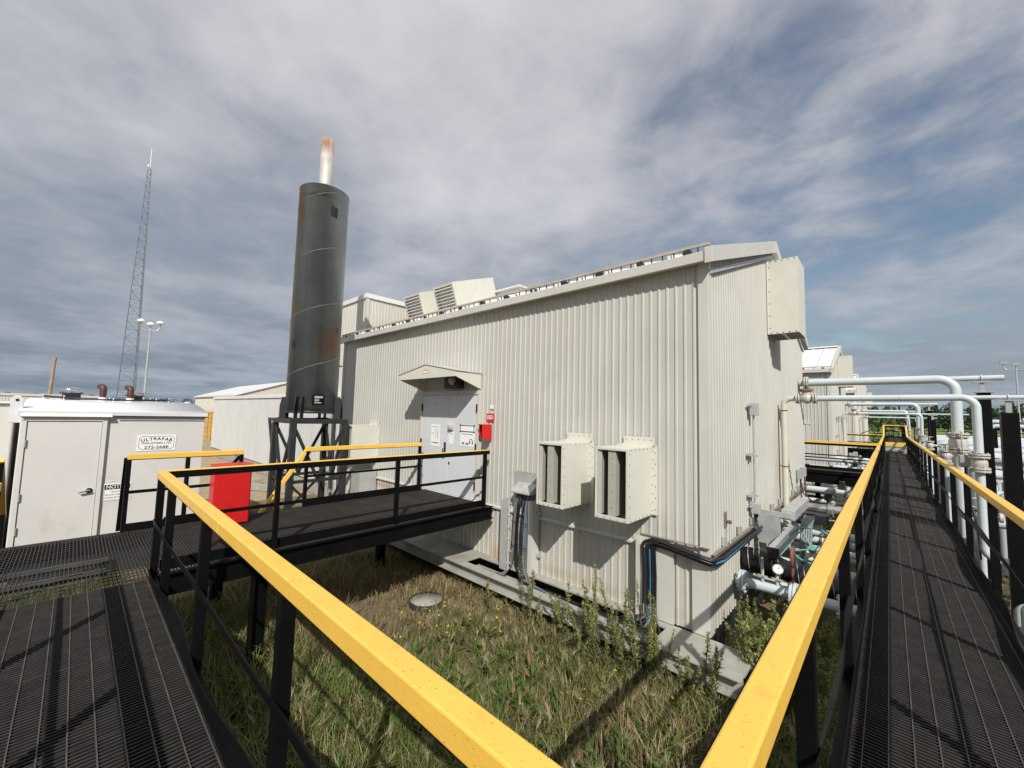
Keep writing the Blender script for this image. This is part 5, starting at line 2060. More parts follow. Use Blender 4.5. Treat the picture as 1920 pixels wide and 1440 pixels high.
    mb.tube(arc_path([(0.9, y + 0.3, 2.42), (0.9, y + 0.3, 2.1), (0.98, y + 0.1, 1.5), (1.0, y + 0.1, 1.0)], 0.1), 0.012, 6)
    mb.build('cable', M['cable'], a)
    mb = MB()
    mb.cyl((0.92, y + 0.35, 0.0), (0.92, y + 0.35, 2.42), 0.02, n=8)
    mb.build('stand', M['galv'], a)


for k in range(3):
    header_pipes(k)


# ---- gable conduit with boxes
for k in range(2):
    Y = 15.0 * k
    X = -1.652
    t = thing('wall_conduit', 'thin grey conduit with junction boxes up the %s gable wall' % ORD[k], 'conduit', (X, 7.4 + Y, 1.4), 'conduits on the gable walls')
    mb = MB()
    mb.cyl((X + 0.06, 7.42 + Y, 1.80), (X + 0.06, 7.42 + Y, 3.18), 0.016, n=8)
    mb.build('conduit', M['galv'], t)
    for zz, hh in ((3.18, 0.20), (1.64, 0.16)):
        mb = MB()
        mb.box(X + 0.012, X + 0.13, 7.36 + Y, 7.48 + Y, zz, zz + hh)
        mb.box(X + 0.012, X + 0.05, 7.25 + Y, 7.36 + Y, zz + hh - 0.06, zz + hh - 0.03)
        mb.build('junction_box', M['grey'], t, 0.008)
    for zz in (2.56, 1.93):
        mb = MB()
        mb.box(X + 0.002, X + 0.045, 7.22 + Y, 7.56 + Y, zz - 0.02, zz + 0.02)
        mb.box(X + 0.045, X + 0.09, 7.30 + Y, 7.34 + Y, zz - 0.03, zz + 0.03)
        mb.box(X + 0.045, X + 0.10, 7.46 + Y, 7.49 + Y, zz - 0.035, zz - 0.015)
        mb.build('strut', M['galv'], t)
    mb = MB()
    for j in range(4):
        a = 0.03 * j
        mb.tube([(X + 0.05 + a * 0.5, 7.38 + a + Y, 1.64), (X + 0.06, 7.37 + a + Y, 1.50), (X + 0.09, 7.33 + a + Y, 1.36), (X + 0.10, 7.2 + a + Y, 1.28)], 0.009, 6)
    mb.build('drop_cables', M['cable'], t)
for (yy, lab) in ((11.9, 'small grey terminal box low on the near gable beside the white riser'), (12.55, 'small grey terminal box at the far end of the near gable')):
    t = thing('terminal_box', lab, 'box', (-1.65, yy, 1.75))
    mb = MB()
    mb.box(-1.655, -1.56, yy - 0.09, yy + 0.09, 1.74, 1.96)
    mb.build('housing', M['grey'], t, 0.008)
    mb = MB()
    mb.tube([(-1.60, yy, 1.74), (-1.59, yy, 1.5), (-1.57, yy - 0.05, 1.3), (-1.45, yy - 0.1, 1.15)], 0.013, 6)
    mb.build('cable', M['cable'], t)

# ---- cable shelf that wraps the corner with its cables
t = thing('cable_shelf', 'angle-iron cable shelf wrapping round the building corner at floor level', 'tray', (-1.7, 5.4, 1.4))
mb = MB()
mb.box(-2.56, -1.66, 5.385, 5.425, 1.510, 1.516)
mb.build('front_angle', M['ledge'], t)
mb = MB()
mb.box(-1.645, -1.60, 5.42, 13.25, 1.440, 1.447)
mb.box(-1.65, -1.642, 5.42, 13.25, 1.33, 1.44)
mb.build('side_angle', M['ledge'], t)
for yy in np.arange(5.9, 13.2, 0.75):
    mb = MB()
    mb.box(-1.66, -1.62, yy, yy + 0.09, 1.449, 1.56)
    mb.build('clip', M['galv'], t)
mb = MB()
mb.box(-1.662, -1.648, 6.03, 6.11, 1.66, 1.86)
mb.build('wall_plate', M['ledge'], t)
cb_ = thing('cable_run', 'thick bundle of black and blue cables under the corner cable shelf', 'cable', (-1.8, 5.35, 0.45))
rg = random.Random(5)
for j in range(9):
    ox, oz = rg.uniform(-0.03, 0.03), rg.uniform(-0.05, 0.03)
    blue = j in (2, 5)
    gz = -0.02 if blue else 0
    x_d = -2.50 + 0.022 * j + rg.uniform(-0.01, 0.01)
    pts = [(x_d - 0.25 + 0.05 * j, 5.22 - 0.02 * (j % 3), 0.40), (x_d + 0.04, 5.29, 0.50), (x_d, 5.36 + ox * 0.4, 0.62), (x_d, 5.37 + ox * 0.4, 1.00), (x_d - 0.01, 5.36 + ox * 0.3, 1.40 + oz + gz), (x_d + 0.12, 5.355 + ox, 1.465 + oz + gz), (-2.1, 5.35 + ox, 1.445 + oz + gz), (-1.74, 5.33 + ox, 1.40 + oz + gz), (-1.60, 5.37 + ox, 1.37 + oz + gz), (-1.575 + ox, 5.62, 1.37 + oz + gz), (-1.58 + ox, 7.0, 1.37 + oz), (-1.575 + ox, 8.6, 1.38 + oz), (-1.48 + ox, 9.2 + 0.1 * j, 1.36 + oz), (-1.25, 9.5 + 0.05 * j, 1.15)]
    pts = arc_path(pts, 0.05, 3)
    MB().tube(pts, 0.010 if blue else rg.uniform(0.011, 0.017), 7).build('cable', M['cable_blue'] if blue else M['cable'], cb_)
mb = MB()
mb.box(-2.55, -2.10, 5.405, 5.425, 0.46, 1.50)
mb.box(-2.565, -2.55, 5.29, 5.425, 0.46, 1.50)
mb.build('back_channel', M['trim'], t)

# ---- vertical cable riser in the front wall trough
t = thing('cable_trough', 'grey ladder tray and cover plate on the lower front wall near the slotted hoods', 'tray', (-4.7, 5.42, 0.45))
mb = MB()
mb.box(-4.90, -4.40, 5.418, 5.428, 1.60, 2.10)
mb.build('cover_plate', M['grey'], t)
mb = MB()
screw_line(mb, (-4.90, 5.418, 2.08), (-4.40, 5.418, 2.08), 5, (0, -1, 0))
mb.build('screws', M['screw'], t)
mb = MB()
mb.prism([(-4.83, 5.415, 1.92), (-4.83, 5.22, 1.78), (-4.83, 5.22, 1.755), (-4.83, 5.415, 1.755)], (0.43, 0, 0))
mb.build('entry_hood', M['galv'], t, 0.004)
mb = MB()
mb.box(-5.04, -5.03, 5.20, 5.43, 0.43, 1.60)
mb.box(-5.03, -4.88, 5.20, 5.21, 0.43, 1.60)
for zz in np.arange(0.55, 1.6, 0.2):
    mb.box(-4.88, -4.80, 5.205, 5.235, zz, zz + 0.03)
mb.build('ladder_rail', M['grey'], t)
mb = MB()
mb.box(-4.86, -4.845, 5.20, 5.23, 0.43, 1.62)
mb.box(-4.44, -4.36, 5.24, 5.43, 0.46, 1.66)
mb.build('side_rail', M['trim'], t)
for zz in (0.75, 1.43):
    mb = MB()
    mb.box(-4.35, -4.30, 5.36, 5.42, zz, zz + 0.05)
    mb.build('clamp', M['galv'], t)
cr = thing('cable_bundle', 'vertical bundle of grey black and blue cables dropping into the skid trench', 'cable', (-4.65, 5.3, 0.4))
for j in range(13):
    blue = j in (4, 9)
    x_t = -4.78 + 0.028 * j
    yb = 5.30 + rg.uniform(-0.03, 0.04)
    end = (-5.3 + rg.uniform(-0.1, 0.3), 5.12 + rg.uniform(-0.05, 0.1), 0.36) if j < 3 else (-3.9 + 0.1 * j, 5.02 + rg.uniform(-0.08, 0.08), 0.34)
    sgn = -1 if j < 3 else 1
    pts = [(x_t + 0.02, 5.32, 1.76), (x_t - 0.02, yb, 1.55), (x_t - 0.05 + rg.uniform(-0.015, 0.015), yb, 1.2), (x_t - 0.06, yb, 0.8), (x_t - 0.05 + 0.03 * sgn, yb - 0.03, 0.52), (x_t + 0.15 * sgn, yb - 0.12, 0.37), end]
    pts = arc_path(pts, 0.06, 4)
    MB().tube(pts, rg.uniform(0.009, 0.019), 7).build('cable', M['cable_blue'] if blue else (M['cable_grey'] if j % 2 == 0 else M['cable']), cr)
for zz in (0.86, 1.26):
    mb = MB()
    mb.torus((-4.67, 5.31, zz), (0, 0, 1), 0.20, 0.006, 24, 5)
    vs_ = [(x_, 5.31 + (y_ - 5.31) * 0.28, z_) for x_, y_, z_ in mb.v]
    mb.v = vs_
    mb.build('cable_tie', M['cable'], cr)
tc_ = thing('trench_cables', 'black cables lying in the open skid trench along the front wall', 'cable', (-3.4, 5.05, 0.32))
for j in range(7):
    yb = 4.95 + 0.045 * j
    pts = [(-4.5 + rg.uniform(0, 0.2), yb, 0.33)] + [(-4.0 + 0.5 * i, yb + rg.uniform(-0.025, 0.025), 0.335 + rg.uniform(0, 0.03)) for i in range(4)] + [(-2.2, yb, 0.34)]
    MB().tube(pts, rg.uniform(0.012, 0.02), 6).build('cable', M['cable'] if j != 3 else M['cable_grey'], tc_)

# ================================================================== GABLE-SIDE PIPEWORK
def flanged_run(name, label, y, z, r, x0, x1, fl, mt, fr=None, group=None):
    t = thing(name, label, 'pipe', (x0, y, z), group)
    mb = MB()
    mb.cyl((x0, y, z), (x1, y, z), r, n=20)
    mb.build('pipe', mt, t)
    for f in fl:
        mb = MB()
        mb.flange((f - 0.020, y, z), (1, 0, 0), fr or r * 2.1, 0.032)
        mb.flange((f + 0.020, y, z), (1, 0, 0), fr or r * 2.1, 0.032)
        mb.build('flange', M['pipe'] if mt is not M['stainless'] else M['stainless'], t)
    return t


fp_ = flanged_run('flanged_pipe', 'white flanged pipe with two small gauge fittings leaving the lower gable wall', 6.54, 0.85, 0.065, -1.66, 0.5, (-1.57, -0.98, -0.48), M['pipe'], 0.15)
for xx, h in ((-1.33, 0.26), (-1.16, 0.16)):
    mb = MB()
    mb.cyl((xx, 6.54, 0.90), (xx, 6.54, 0.97), 0.022, n=10)
    mb.cyl((xx, 6.54, 0.97), (xx, 6.54, 0.97 + h), 0.018, n=10)
    mb.bar((xx - 0.06, 6.52, 1.0), (xx + 0.07, 6.5, 1.0), 0.012, 0.02)
    mb.build('fitting', M['valve'], fp_)
mb = MB()
mb.cyl((-1.16, 6.56, 1.12), (-1.14, 6.49, 1.14), 0.062, n=24)
ga = mb.build('gauge', M['galv'], fp_)
mb = MB()
mb.cyl((-1.1405, 6.492, 1.14), (-1.139, 6.485, 1.142), 0.05, n=24)
gf = mb.build('dial', M['paper'], ga)
mb = MB()
mb.bar((-1.138, 6.484, 1.142), (-1.115, 6.484, 1.175), 0.006, 0.002, (0, 1, 0))
mb.build('needle', M['ink'], ga)
t = thing('spectacle_blind', 'rust-red spectacle blind plate clamped between the white pipe flanges', 'plate', (-0.98, 6.54, 0.8))
mb = MB()
mb.lathe((-0.992, 6.54, 1.33), (1, 0, 0), [(0, 0), (0, 0.135), (0.024, 0.135), (0.024, 0)], 24)
mb.box(-0.99, -0.972, 6.50, 6.58, 1.0, 1.17)
mb.build('plate', M['rust_red'], t)
wp = thing('wrapped_pipe', 'fat pipe wrapped in black plastic insulation beside the white flanged pipe', 'pipe', (-1.65, 6.98, 1.0))
pts = []
rs = []
rg2 = random.Random(9)
for i in range(26):
    x = -1.66 + i * 0.075
    pts.append((x, 6.98 + 0.012 * math.sin(i * 1.1), 1.02 + 0.02 * math.sin(i * 0.7) - (0.10 if i > 7 else 0.0) * min(1, (i - 7) / 5)))
    rs.append((0.185 if i < 5 else 0.15) * (1 + rg2.uniform(-0.09, 0.09)))
mb = MB()
mb.tube(pts, rs, 20)
wrap_o = mb.build('insulation', M['wrap'], wp)
mb = MB()
for i in (1, 2, 3, 5, 6, 9, 10, 13, 14, 17):
    mb.torus(Vector(pts[i]), (1, 0.15, 0.1), rs[i] + 0.003, 0.0045, 24, 5)
mb.build('band', M['galv'], wp)
mb = MB()
gv = thing('gate_valve', 'gate valve with a large teal spoked handwheel beside the gable wall', 'valve', (-0.85, 7.6, 0.5))
ax = Vector((0.10, -0.72, 0.68)).normalized()
c = Vector((-0.88, 7.5, 1.29))
mb.torus(c, ax, 0.29, 0.018, 36, 8)
a, b = MB.frame(ax)
for k in range(4):
    an = k * math.pi / 2 + 0.5
    mb.tube([c - ax * 0.10, c + (a * math.cos(an) + b * math.sin(an)) * 0.285], 0.013, 7)
mb.cyl(c - ax * 0.14, c - ax * 0.06, 0.045, n=12)
mb.build('handwheel', M['teal'], gv)
mb = MB()
mb.cyl(c - ax * 0.52, c - ax * 0.14, 0.028, n=10)
mb.flange(c - ax * 0.30, ax, 0.09, 0.03, 6)
mb.flange(c - ax * 0.45, ax, 0.11, 0.03, 6)
mb.lathe(c - ax * 0.85, ax, [(0, 0.05), (0.1, 0.12), (0.25, 0.13), (0.4, 0.08)], 18)
mb.build('body', M['valve'], gv)
mb = MB()
bc = c - ax * 0.68
mb.cyl(bc + Vector((-0.85, 0, 0)), bc + Vector((1.0, 0, 0)), 0.075, n=16)
mb.flange(bc + Vector((-0.18, 0, 0)), (1, 0, 0), 0.14, 0.03)
mb.flange(bc + Vector((0.18, 0, 0)), (1, 0, 0), 0.14, 0.03)
mb.build('pipe', M['pipe'], gv)
flanged_run('flanged_pipe', 'bright bare steel banded pipe leaving the far end of the near gable', 10.9, 1.27, 0.10, -1.66, 0.3, (-0.95,), M['stainless'], 0.145)
flanged_run('flanged_pipe', 'white pipe below the black actuator beside the near gable', 9.55, 1.05, 0.075, -1.66, 0.3, (-0.62,), M['pipe'], 0.14)
flanged_run('flanged_pipe', 'slim white pipe beyond the teal handwheel', 8.75, 0.88, 0.05, -1.66, 0.4, (), M['pipe'])
flanged_run('flanged_pipe', 'lower slim white pipe beyond the teal handwheel', 8.35, 0.62, 0.045, -1.66, 0.4, (), M['pipe'])
flanged_run('flanged_pipe', 'white pipe low behind the black wrapped pipe', 7.45, 0.62, 0.06, -1.66, 0.4, (-1.1,), M['pipe'])
flanged_run('flanged_pipe', 'white pipe level with the handwheel, just past it', 8.05, 1.12, 0.05, -1.66, 0.4, (-1.25, -0.55), M['pipe'])
flanged_run('flanged_pipe', 'low white pipe in front of the bare steel pipe', 10.25, 0.75, 0.07, -1.66, 0.4, (-1.0,), M['pipe'])
t = thing('valve_actuator', 'black box actuator mounted on the white pipe by the gable', 'actuator', (-1.1, 9.5, 1.15))
mb = MB()
mb.box(-1.24, -0.86, 9.42, 9.66, 1.22, 1.40)
mb.build('housing', M['steel_dark'], t, 0.02)
mb = MB()
mb.cyl((-1.05, 9.54, 1.10), (-1.05, 9.54, 1.22), 0.05, n=12)
mb.tube([(-0.9, 9.54, 1.30), (-0.7, 9.5, 1.33), (-0.6, 9.4, 1.2)], 0.015, 6)
mb.build('mount', M['galv'], t)
t = thing('solenoid', 'small black solenoid on a bracket above the bare steel pipe', 'box', (-1.2, 11.4, 1.5))
mb = MB()
mb.box(-1.05, -0.92, 10.85, 10.98, 1.46, 1.62)
mb.cyl((-0.99, 10.9, 1.36), (-0.99, 10.9, 1.46), 0.03, n=10)
mb.cyl((-0.92, 10.92, 1.50), (-0.84, 10.92, 1.48), 0.03, n=10)
mb.build('housing', M['steel_dark'], t, 0.008)
mb = MB()
mb.tube([(-1.05, 10.9, 1.52), (-1.25, 10.9, 1.40), (-1.45, 11.2, 1.50), (-1.6, 11.9, 1.75)], 0.012, 6)
mb.build('cable', M['cable'], t)
# grey tray pieces over the pipes
t = thing('cable_tray', 'grey metal cable tray box running out along the gable above the pipes', 'tray', (-1.2, 7.3, 1.3))
mb = MB()
mb.box(-1.28, -1.15, 6.62, 8.25, 1.24, 1.37)
lt = mb.build('lower_trunk', M['galv'], t, 0.006)
mb = MB()
mb.box(-1.285, -1.145, 6.60, 6.619, 1.235, 1.375)
mb.build('end_cap', M['cable'], lt)
mb = MB()
mb.box(-1.30, -1.12, 7.75, 9.25, 1.55, 1.70)
mb.build('upper_trunk', M['galv'], t, 0.006)
mb = MB()
mb.box(-1.60, -1.16, 7.70, 7.745, 1.58, 1.66)
mb.box(-1.60, -1.30, 7.66, 7.672, 1.15, 1.58)
mb.build('bracket', M['galv'], t)
mb = MB()
for j in range(5):
    x = -1.10 + 0.03 * j
    mb.tube(arc_path([(x, 8.6, 1.50), (x + 0.02, 8.1, 1.45), (x + 0.03, 7.85, 1.10), (x + 0.05, 7.9, 0.7)], 0.1, 4), 0.02, 7)
mb.build('flexible_conduit', M['cable_grey'], t)
# corner bracket leg under the shelf
t = thing('stub_pipe', 'short steel tube stuck out of the cable shelf on the gable', 'pipe', (-1.55, 6.15, 1.3))
mb = MB()
mb.cyl((-1.60, 6.07, 1.45), (-1.60, 6.07, 1.72), 0.006, n=8)
mb.build('tube', M['pipe'], t)
mb = MB()
mb.cyl((-1.645, 6.07, 1.735), (-1.585, 6.07, 1.735), 0.022, n=10)
mb.build('tap', M['rust_red'], t)

# ================================================================== PIPE YARD BEYOND THE RAIL
rgp = random.Random(21)
yard = []
specs = [  # y, z, r, x0, x1
    (8.7, 0.78, 0.055, 1.25, 14), (9.15, 0.62, 0.055, 1.25, 14), (10.6, 1.20, 0.07, 1.9, 16), (11.2, 0.85, 0.09, 1.6, 16),
    (11.8, 1.45, 0.06, 1.6, 18), (13.4, 1.70, 0.10, 1.7, 18), (14.1, 1.15, 0.13, 1.5, 18), (14.9, 1.95, 0.085, 1.5, 20),
    (15.8, 1.4, 0.11, 1.6, 20), (16.9, 2.25, 0.16, 1.7, 22), (18.0, 1.75, 0.12, 1.5, 22), (19.2, 2.35, 0.10, 1.6, 24),
    (20.6, 1.9, 0.15, 1.5, 24), (22.0, 3.12, 0.075, 2.6, 26), (22.3, 3.28, 0.075, 2.6, 26), (23.5, 2.2, 0.14, 1.5, 26), (26.0, 2.3, 0.16, 1.5, 28), (29.0, 2.35, 0.16, 1.5, 30), (33.0, 2.4, 0.17, 1.5, 30)]
adj = ['thin', 'slim', 'medium', 'stout', 'fat']
for i, (y, z, r, x0, x1) in enumerate(specs):
    t = thing('yard_pipe', ('slim white pipe raised on black supports high above the pipe yard' if z > 3 else 'thick white horizontal pipe in the pipe yard beyond the walkway rail' if r > 0.12 else 'thin white horizontal pipe in the pipe yard beyond the walkway rail'), 'pipe', (x0, y, z), 'white pipes of the pipe yard')
    mb = MB()
    mb.tube(arc_path([(x0, y, 0.05), (x0, y, z), (x1, y, z)], r * 2.2), r, 14)
    mb.build('pipe', M['pipe'], t)
    for f in range(rgp.randint(1, 3)):
        xx = x0 + 0.5 + rgp.uniform(0.2, 3.5)
        mb = MB()
        mb.flange((xx - 0.02, y, z), (1, 0, 0), r * 1.9, 0.03)
        mb.flange((xx + 0.02, y, z), (1, 0, 0), r * 1.9, 0.03)
        mb.build('flange', M['valve'], t)
    if z > 3:
        for xx in (2.7, 7, 12):
            mb = MB()
            mb.box(xx - 0.06, xx + 0.06, y - 0.06, y + 0.06, 0, z - r)
            mb.build('support', M['black'], t)
    else:
        for xx in (x0 + 1.2, x0 + 5):
            mb = MB()
            mb.box(xx - 0.05, xx + 0.05, y - 0.05, y + 0.05, 0, z - r)
            mb.build('support', M['grey'], t)
# valves standing along the walkway rail
for i, (x, y, z) in enumerate(((1.25, 14.9, 2.25), (1.2, 17.6, 2.2), (1.35, 20.3, 2.1), (1.15, 23.0, 2.3), (1.3, 30.2, 2.2), (1.9, 16.0, 1.9), (2.4, 19.4, 2.0), (1.15, 11.2, 1.5))):
    t = thing('yard_valve', 'white flanged valve with a %s handwheel standing in the pipe yard' % ('teal', 'rust-red', 'bare metal', 'bare metal')[i % 4], 'valve', (x, y, 0), 'flanged valves of the pipe yard')
    s_ = 0.8 + 0.3 * rgp.random()
    mb = MB()
    mb.cyl((x, y, 0), (x, y, z - 0.15 * s_), 0.06 * s_, n=14)
    mb.build('riser', M['pipe'], t)
    mb = MB()
    mb.flange((x, y, z - 0.15 * s_), (0, 0, 1), 0.14 * s_, 0.05)
    mb.lathe((x, y, z - 0.12 * s_), (0, 0, 1), [(0, 0.07 * s_), (0.08 * s_, 0.13 * s_), (0.18 * s_, 0.12 * s_), (0.26 * s_, 0.07 * s_)], 16)
    mb.flange((x, y, z + 0.16 * s_), (0, 0, 1), 0.14 * s_, 0.04)
    mb.cyl((x, y, z), (x + 0.3 * s_, y, z), 0.05 * s_, n=12)
    mb.flange((x + 0.3 * s_, y, z), (1, 0, 0), 0.10 * s_, 0.04)
    mb.build('body', M['valve'], t)
    mb = MB()
    mb.cyl((x, y, z + 0.16 * s_), (x, y, z + 0.36 * s_), 0.014, n=8)
    mb.torus((x, y, z + 0.36 * s_), (0, 0, 1), 0.11 * s_, 0.011, 18, 6)
    mb.bar((x - 0.11 * s_, y, z + 0.36 * s_), (x + 0.11 * s_, y, z + 0.36 * s_), 0.014, 0.01)
    mb.bar((x, y - 0.11 * s_, z + 0.36 * s_), (x, y + 0.11 * s_, z + 0.36 * s_), 0.014, 0.01)
    mb.build('handwheel', M['teal'] if i % 4 == 0 else M['rust_red'] if i % 4 == 1 else M['galv'], t)
t = thing('bypass_line', 'thin white vertical bypass pipe beside the nearest black column', 'pipe', (1.32, 8.9, 0))
mb = MB()
mb.tube(arc_path([(1.34, 8.9, 0.05), (1.34, 8.9, 2.14), (1.55, 8.9, 2.14), (1.55, 8.9, 1.9)], 0.05), 0.026, 10)
mb.build('pipe', M['pipe'], t)
# cluster pipes between building 1 and 2 (left of the walkway)
for i, (y, z, r) in enumerate(((14.4, 0.9, 0.06), (15.2, 1.1, 0.09), (19.5, 1.7, 0.08), (21.3, 1.3, 0.07), (21.9, 1.6, 0.10), (23.0, 1.5, 0.06), (23.8, 1.2, 0.08), (36.8, 1.5, 0.10), (37.6, 1.7, 0.08))):
    t = thing('gable_pipe', ('white flanged pipe on the ground between the near gable and the cross bridge' if y < 20 else 'white flanged pipe with an actuator beside the second gable' if y < 30 else 'white flanged pipe with an actuator beside the third gable'), 'pipe', (-1.5, y, z), 'white pipes between the gables and the walkway')
    mb = MB()
    mb.tube(arc_path([(-1.75 if y > 20 else -3.2, y, z), (-0.55, y, z), (-0.55, y, 0.02)], r * 2), r, 12)
    mb.build('pipe', M['pipe'], t)
    mb = MB()
    mb.flange((-1.2, y, z), (1, 0, 0), r * 1.9, 0.06)
    mb.flange((-0.9, y, z), (1, 0, 0), r * 1.9, 0.06)
    mb.build('flange', M['valve'], t)
    mb = MB()
    mb.box(-1.12, -0.98, y - 0.07, y + 0.07, z + r, z + r + 0.22)
    mb.build('actuator', M['steel_dark'] if i % 2 else M['galv'], t, 0.01)
    if y < 20:
        mb = MB()
        mb.box(-2.6, -2.5, y - 0.05, y + 0.05, 0, z - r)
        mb.build('support', M['grey'], t)
# black guard fence at the far side of the pipe yard
for k, (y, z) in enumerate(((36.0, 1.7), (44.0, 1.9))):
    t = thing('yard_railing', ('black pipe railing across the pipe yard behind the tall columns', 'farther black pipe railing at the edge of the green field')[k], 'railing', (10, y, 0))
    for i in range(14):
        mb = MB()
        xx = 1.6 + i * 1.6
        mb.box(xx - 0.03, xx + 0.03, y - 0.03, y + 0.03, 0, z + 1.05)
        mb.build('post', M['black'], t)
    for zz in (z + 0.5, z + 1.05):
        mb = MB()
        mb.bar((1.55, y, zz), (22.5, y, zz), 0.05, 0.05)
        mb.build('rail', M['black'], t)
    mb = MB()
    mb.box(1.55, 22.5, y, y + 0.9, z - 0.14, z - 0.1)
    mb.build('deck', M['grate'], t)
# man door on building 2
mb = MB()
mb.box(-3.55, -2.50, 20.46 - 0.075, 20.46, 1.40, 3.0)
d2 = mb.build('door', M['door'], B2, 0.004)
mb = MB()
mb.box(-3.60, -3.551, 20.37, 20.46, 1.40, 3.0)
mb.box(-2.499, -2.40, 20.37, 20.46, 1.40, 3.0)
mb.box(-3.60, -2.36, 20.36, 20.46, 3.001, 3.10)
mb.build('door_frame', M['trim'], B2)

# ================================================================== VEGETATION
# grass of the yard: single blades, straw and green mixed in patches
def patch(x, y):
    return (np.sin(x * 1.3 + 0.7) * np.cos(y * 1.7 + 0.3) + np.sin(x * 2.9 - y * 2.1) * 0.6 + np.sin(x * 0.6 + y * 0.9 + 2.0)) / 2.6


def blades(n, xr, yr_, hmul, dens, rg):
    x = rg.uniform(xr[0], xr[1], n)
    y = rg.uniform(yr_[0], yr_[1], n)
    keep = dens(x, y) > rg.random(n)
    x, y = x[keep], y[keep]
    n = len(x)
    pt = patch(x, y) + rg.normal(0, 0.28, n)
    h = hmul(x, y) * (0.45 + 0.8 * rg.random(n) ** 1.5)
    a = rg.random(n) * 2 * np.pi
    w = 0.0022 + 0.0032 * rg.random(n)
    lean = h * (0.15 + 0.75 * rg.random(n))
    dx, dy = np.cos(a), np.sin(a)
    sx, sy = -dy, dx
    P0 = np.stack([x, y, np.full(n, -0.004)], 1)
    P1 = np.stack([x + dx * lean * 0.35, y + dy * lean * 0.35, h * 0.6], 1)
    P2 = np.stack([x + dx * lean, y + dy * lean, h * (1 - 0.25 * rg.random(n))], 1)
    S = np.stack([sx, sy, np.zeros(n)], 1) * w[:, None]
    Q1 = np.stack([P0 - S, P0 + S, P1 + S * 0.8, P1 - S * 0.8], 1)
    Q2 = np.stack([P1 - S * 0.8, P1 + S * 0.8, P2 + S * 0.15, P2 - S * 0.15], 1)
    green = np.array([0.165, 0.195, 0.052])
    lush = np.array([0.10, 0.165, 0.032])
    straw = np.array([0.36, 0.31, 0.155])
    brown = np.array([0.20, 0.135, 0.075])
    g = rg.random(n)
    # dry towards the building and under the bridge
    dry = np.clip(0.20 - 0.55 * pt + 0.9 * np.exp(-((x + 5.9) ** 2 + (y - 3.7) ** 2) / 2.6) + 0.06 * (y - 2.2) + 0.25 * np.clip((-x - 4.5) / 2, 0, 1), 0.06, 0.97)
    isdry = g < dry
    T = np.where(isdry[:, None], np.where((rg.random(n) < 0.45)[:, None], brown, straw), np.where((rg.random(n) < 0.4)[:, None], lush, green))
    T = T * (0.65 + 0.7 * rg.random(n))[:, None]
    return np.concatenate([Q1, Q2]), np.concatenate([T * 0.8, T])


rgn = np.random.default_rng(11)


def near_cap(x, y):
    return 1 - np.clip(1 - ((x + 5.6) ** 2 + (y - 4.1) ** 2) / 0.14, 0, 1)


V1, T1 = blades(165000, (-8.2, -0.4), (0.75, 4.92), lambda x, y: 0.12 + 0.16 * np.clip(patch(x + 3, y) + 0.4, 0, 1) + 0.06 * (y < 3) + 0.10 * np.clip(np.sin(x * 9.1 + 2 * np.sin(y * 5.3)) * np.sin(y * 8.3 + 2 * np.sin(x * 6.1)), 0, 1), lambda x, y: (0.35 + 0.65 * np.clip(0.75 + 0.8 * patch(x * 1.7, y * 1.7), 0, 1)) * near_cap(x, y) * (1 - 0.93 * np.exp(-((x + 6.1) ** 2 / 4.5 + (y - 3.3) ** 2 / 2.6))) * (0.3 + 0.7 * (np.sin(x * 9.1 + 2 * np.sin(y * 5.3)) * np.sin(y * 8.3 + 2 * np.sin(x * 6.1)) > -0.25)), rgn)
V2, T2 = blades(26000, (-1.5, 2.2), (5.2, 20.0), lambda x, y: 0.22 + 0.2 * np.clip(patch(x, y), 0, 1), lambda x, y: 0.8 - 0.5 * (x > 0.6), rgn)
V3, T3 = blades(16000, (-5.4, 0.6), (-1.5, 0.75), lambda x, y: 0.2 + 0 * x, lambda x, y: 0.9 + 0 * x, rgn)
V4, T4 = blades(9000, (-14.0, -8.0), (1.8, 5.0), lambda x, y: 0.18 + 0 * x, lambda x, y: 0.8 + 0 * x, rgn)
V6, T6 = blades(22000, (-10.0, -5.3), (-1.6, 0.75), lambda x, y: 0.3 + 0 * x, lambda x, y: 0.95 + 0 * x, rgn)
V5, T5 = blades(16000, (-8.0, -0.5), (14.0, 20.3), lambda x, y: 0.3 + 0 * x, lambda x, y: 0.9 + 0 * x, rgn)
me = quad_mesh('grass', np.concatenate([V1, V2, V3, V4, V5, V6]), np.concatenate([T1, T2, T3, T4, T5, T6 * 0.6]), M['blade'])  # blades under the landing darkened: grating shade and dark soil in the colour
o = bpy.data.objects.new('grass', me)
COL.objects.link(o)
tag(o, 'mixed green and straw coloured grass growing in the yard between walkway and building', 'grass', kind='stuff')


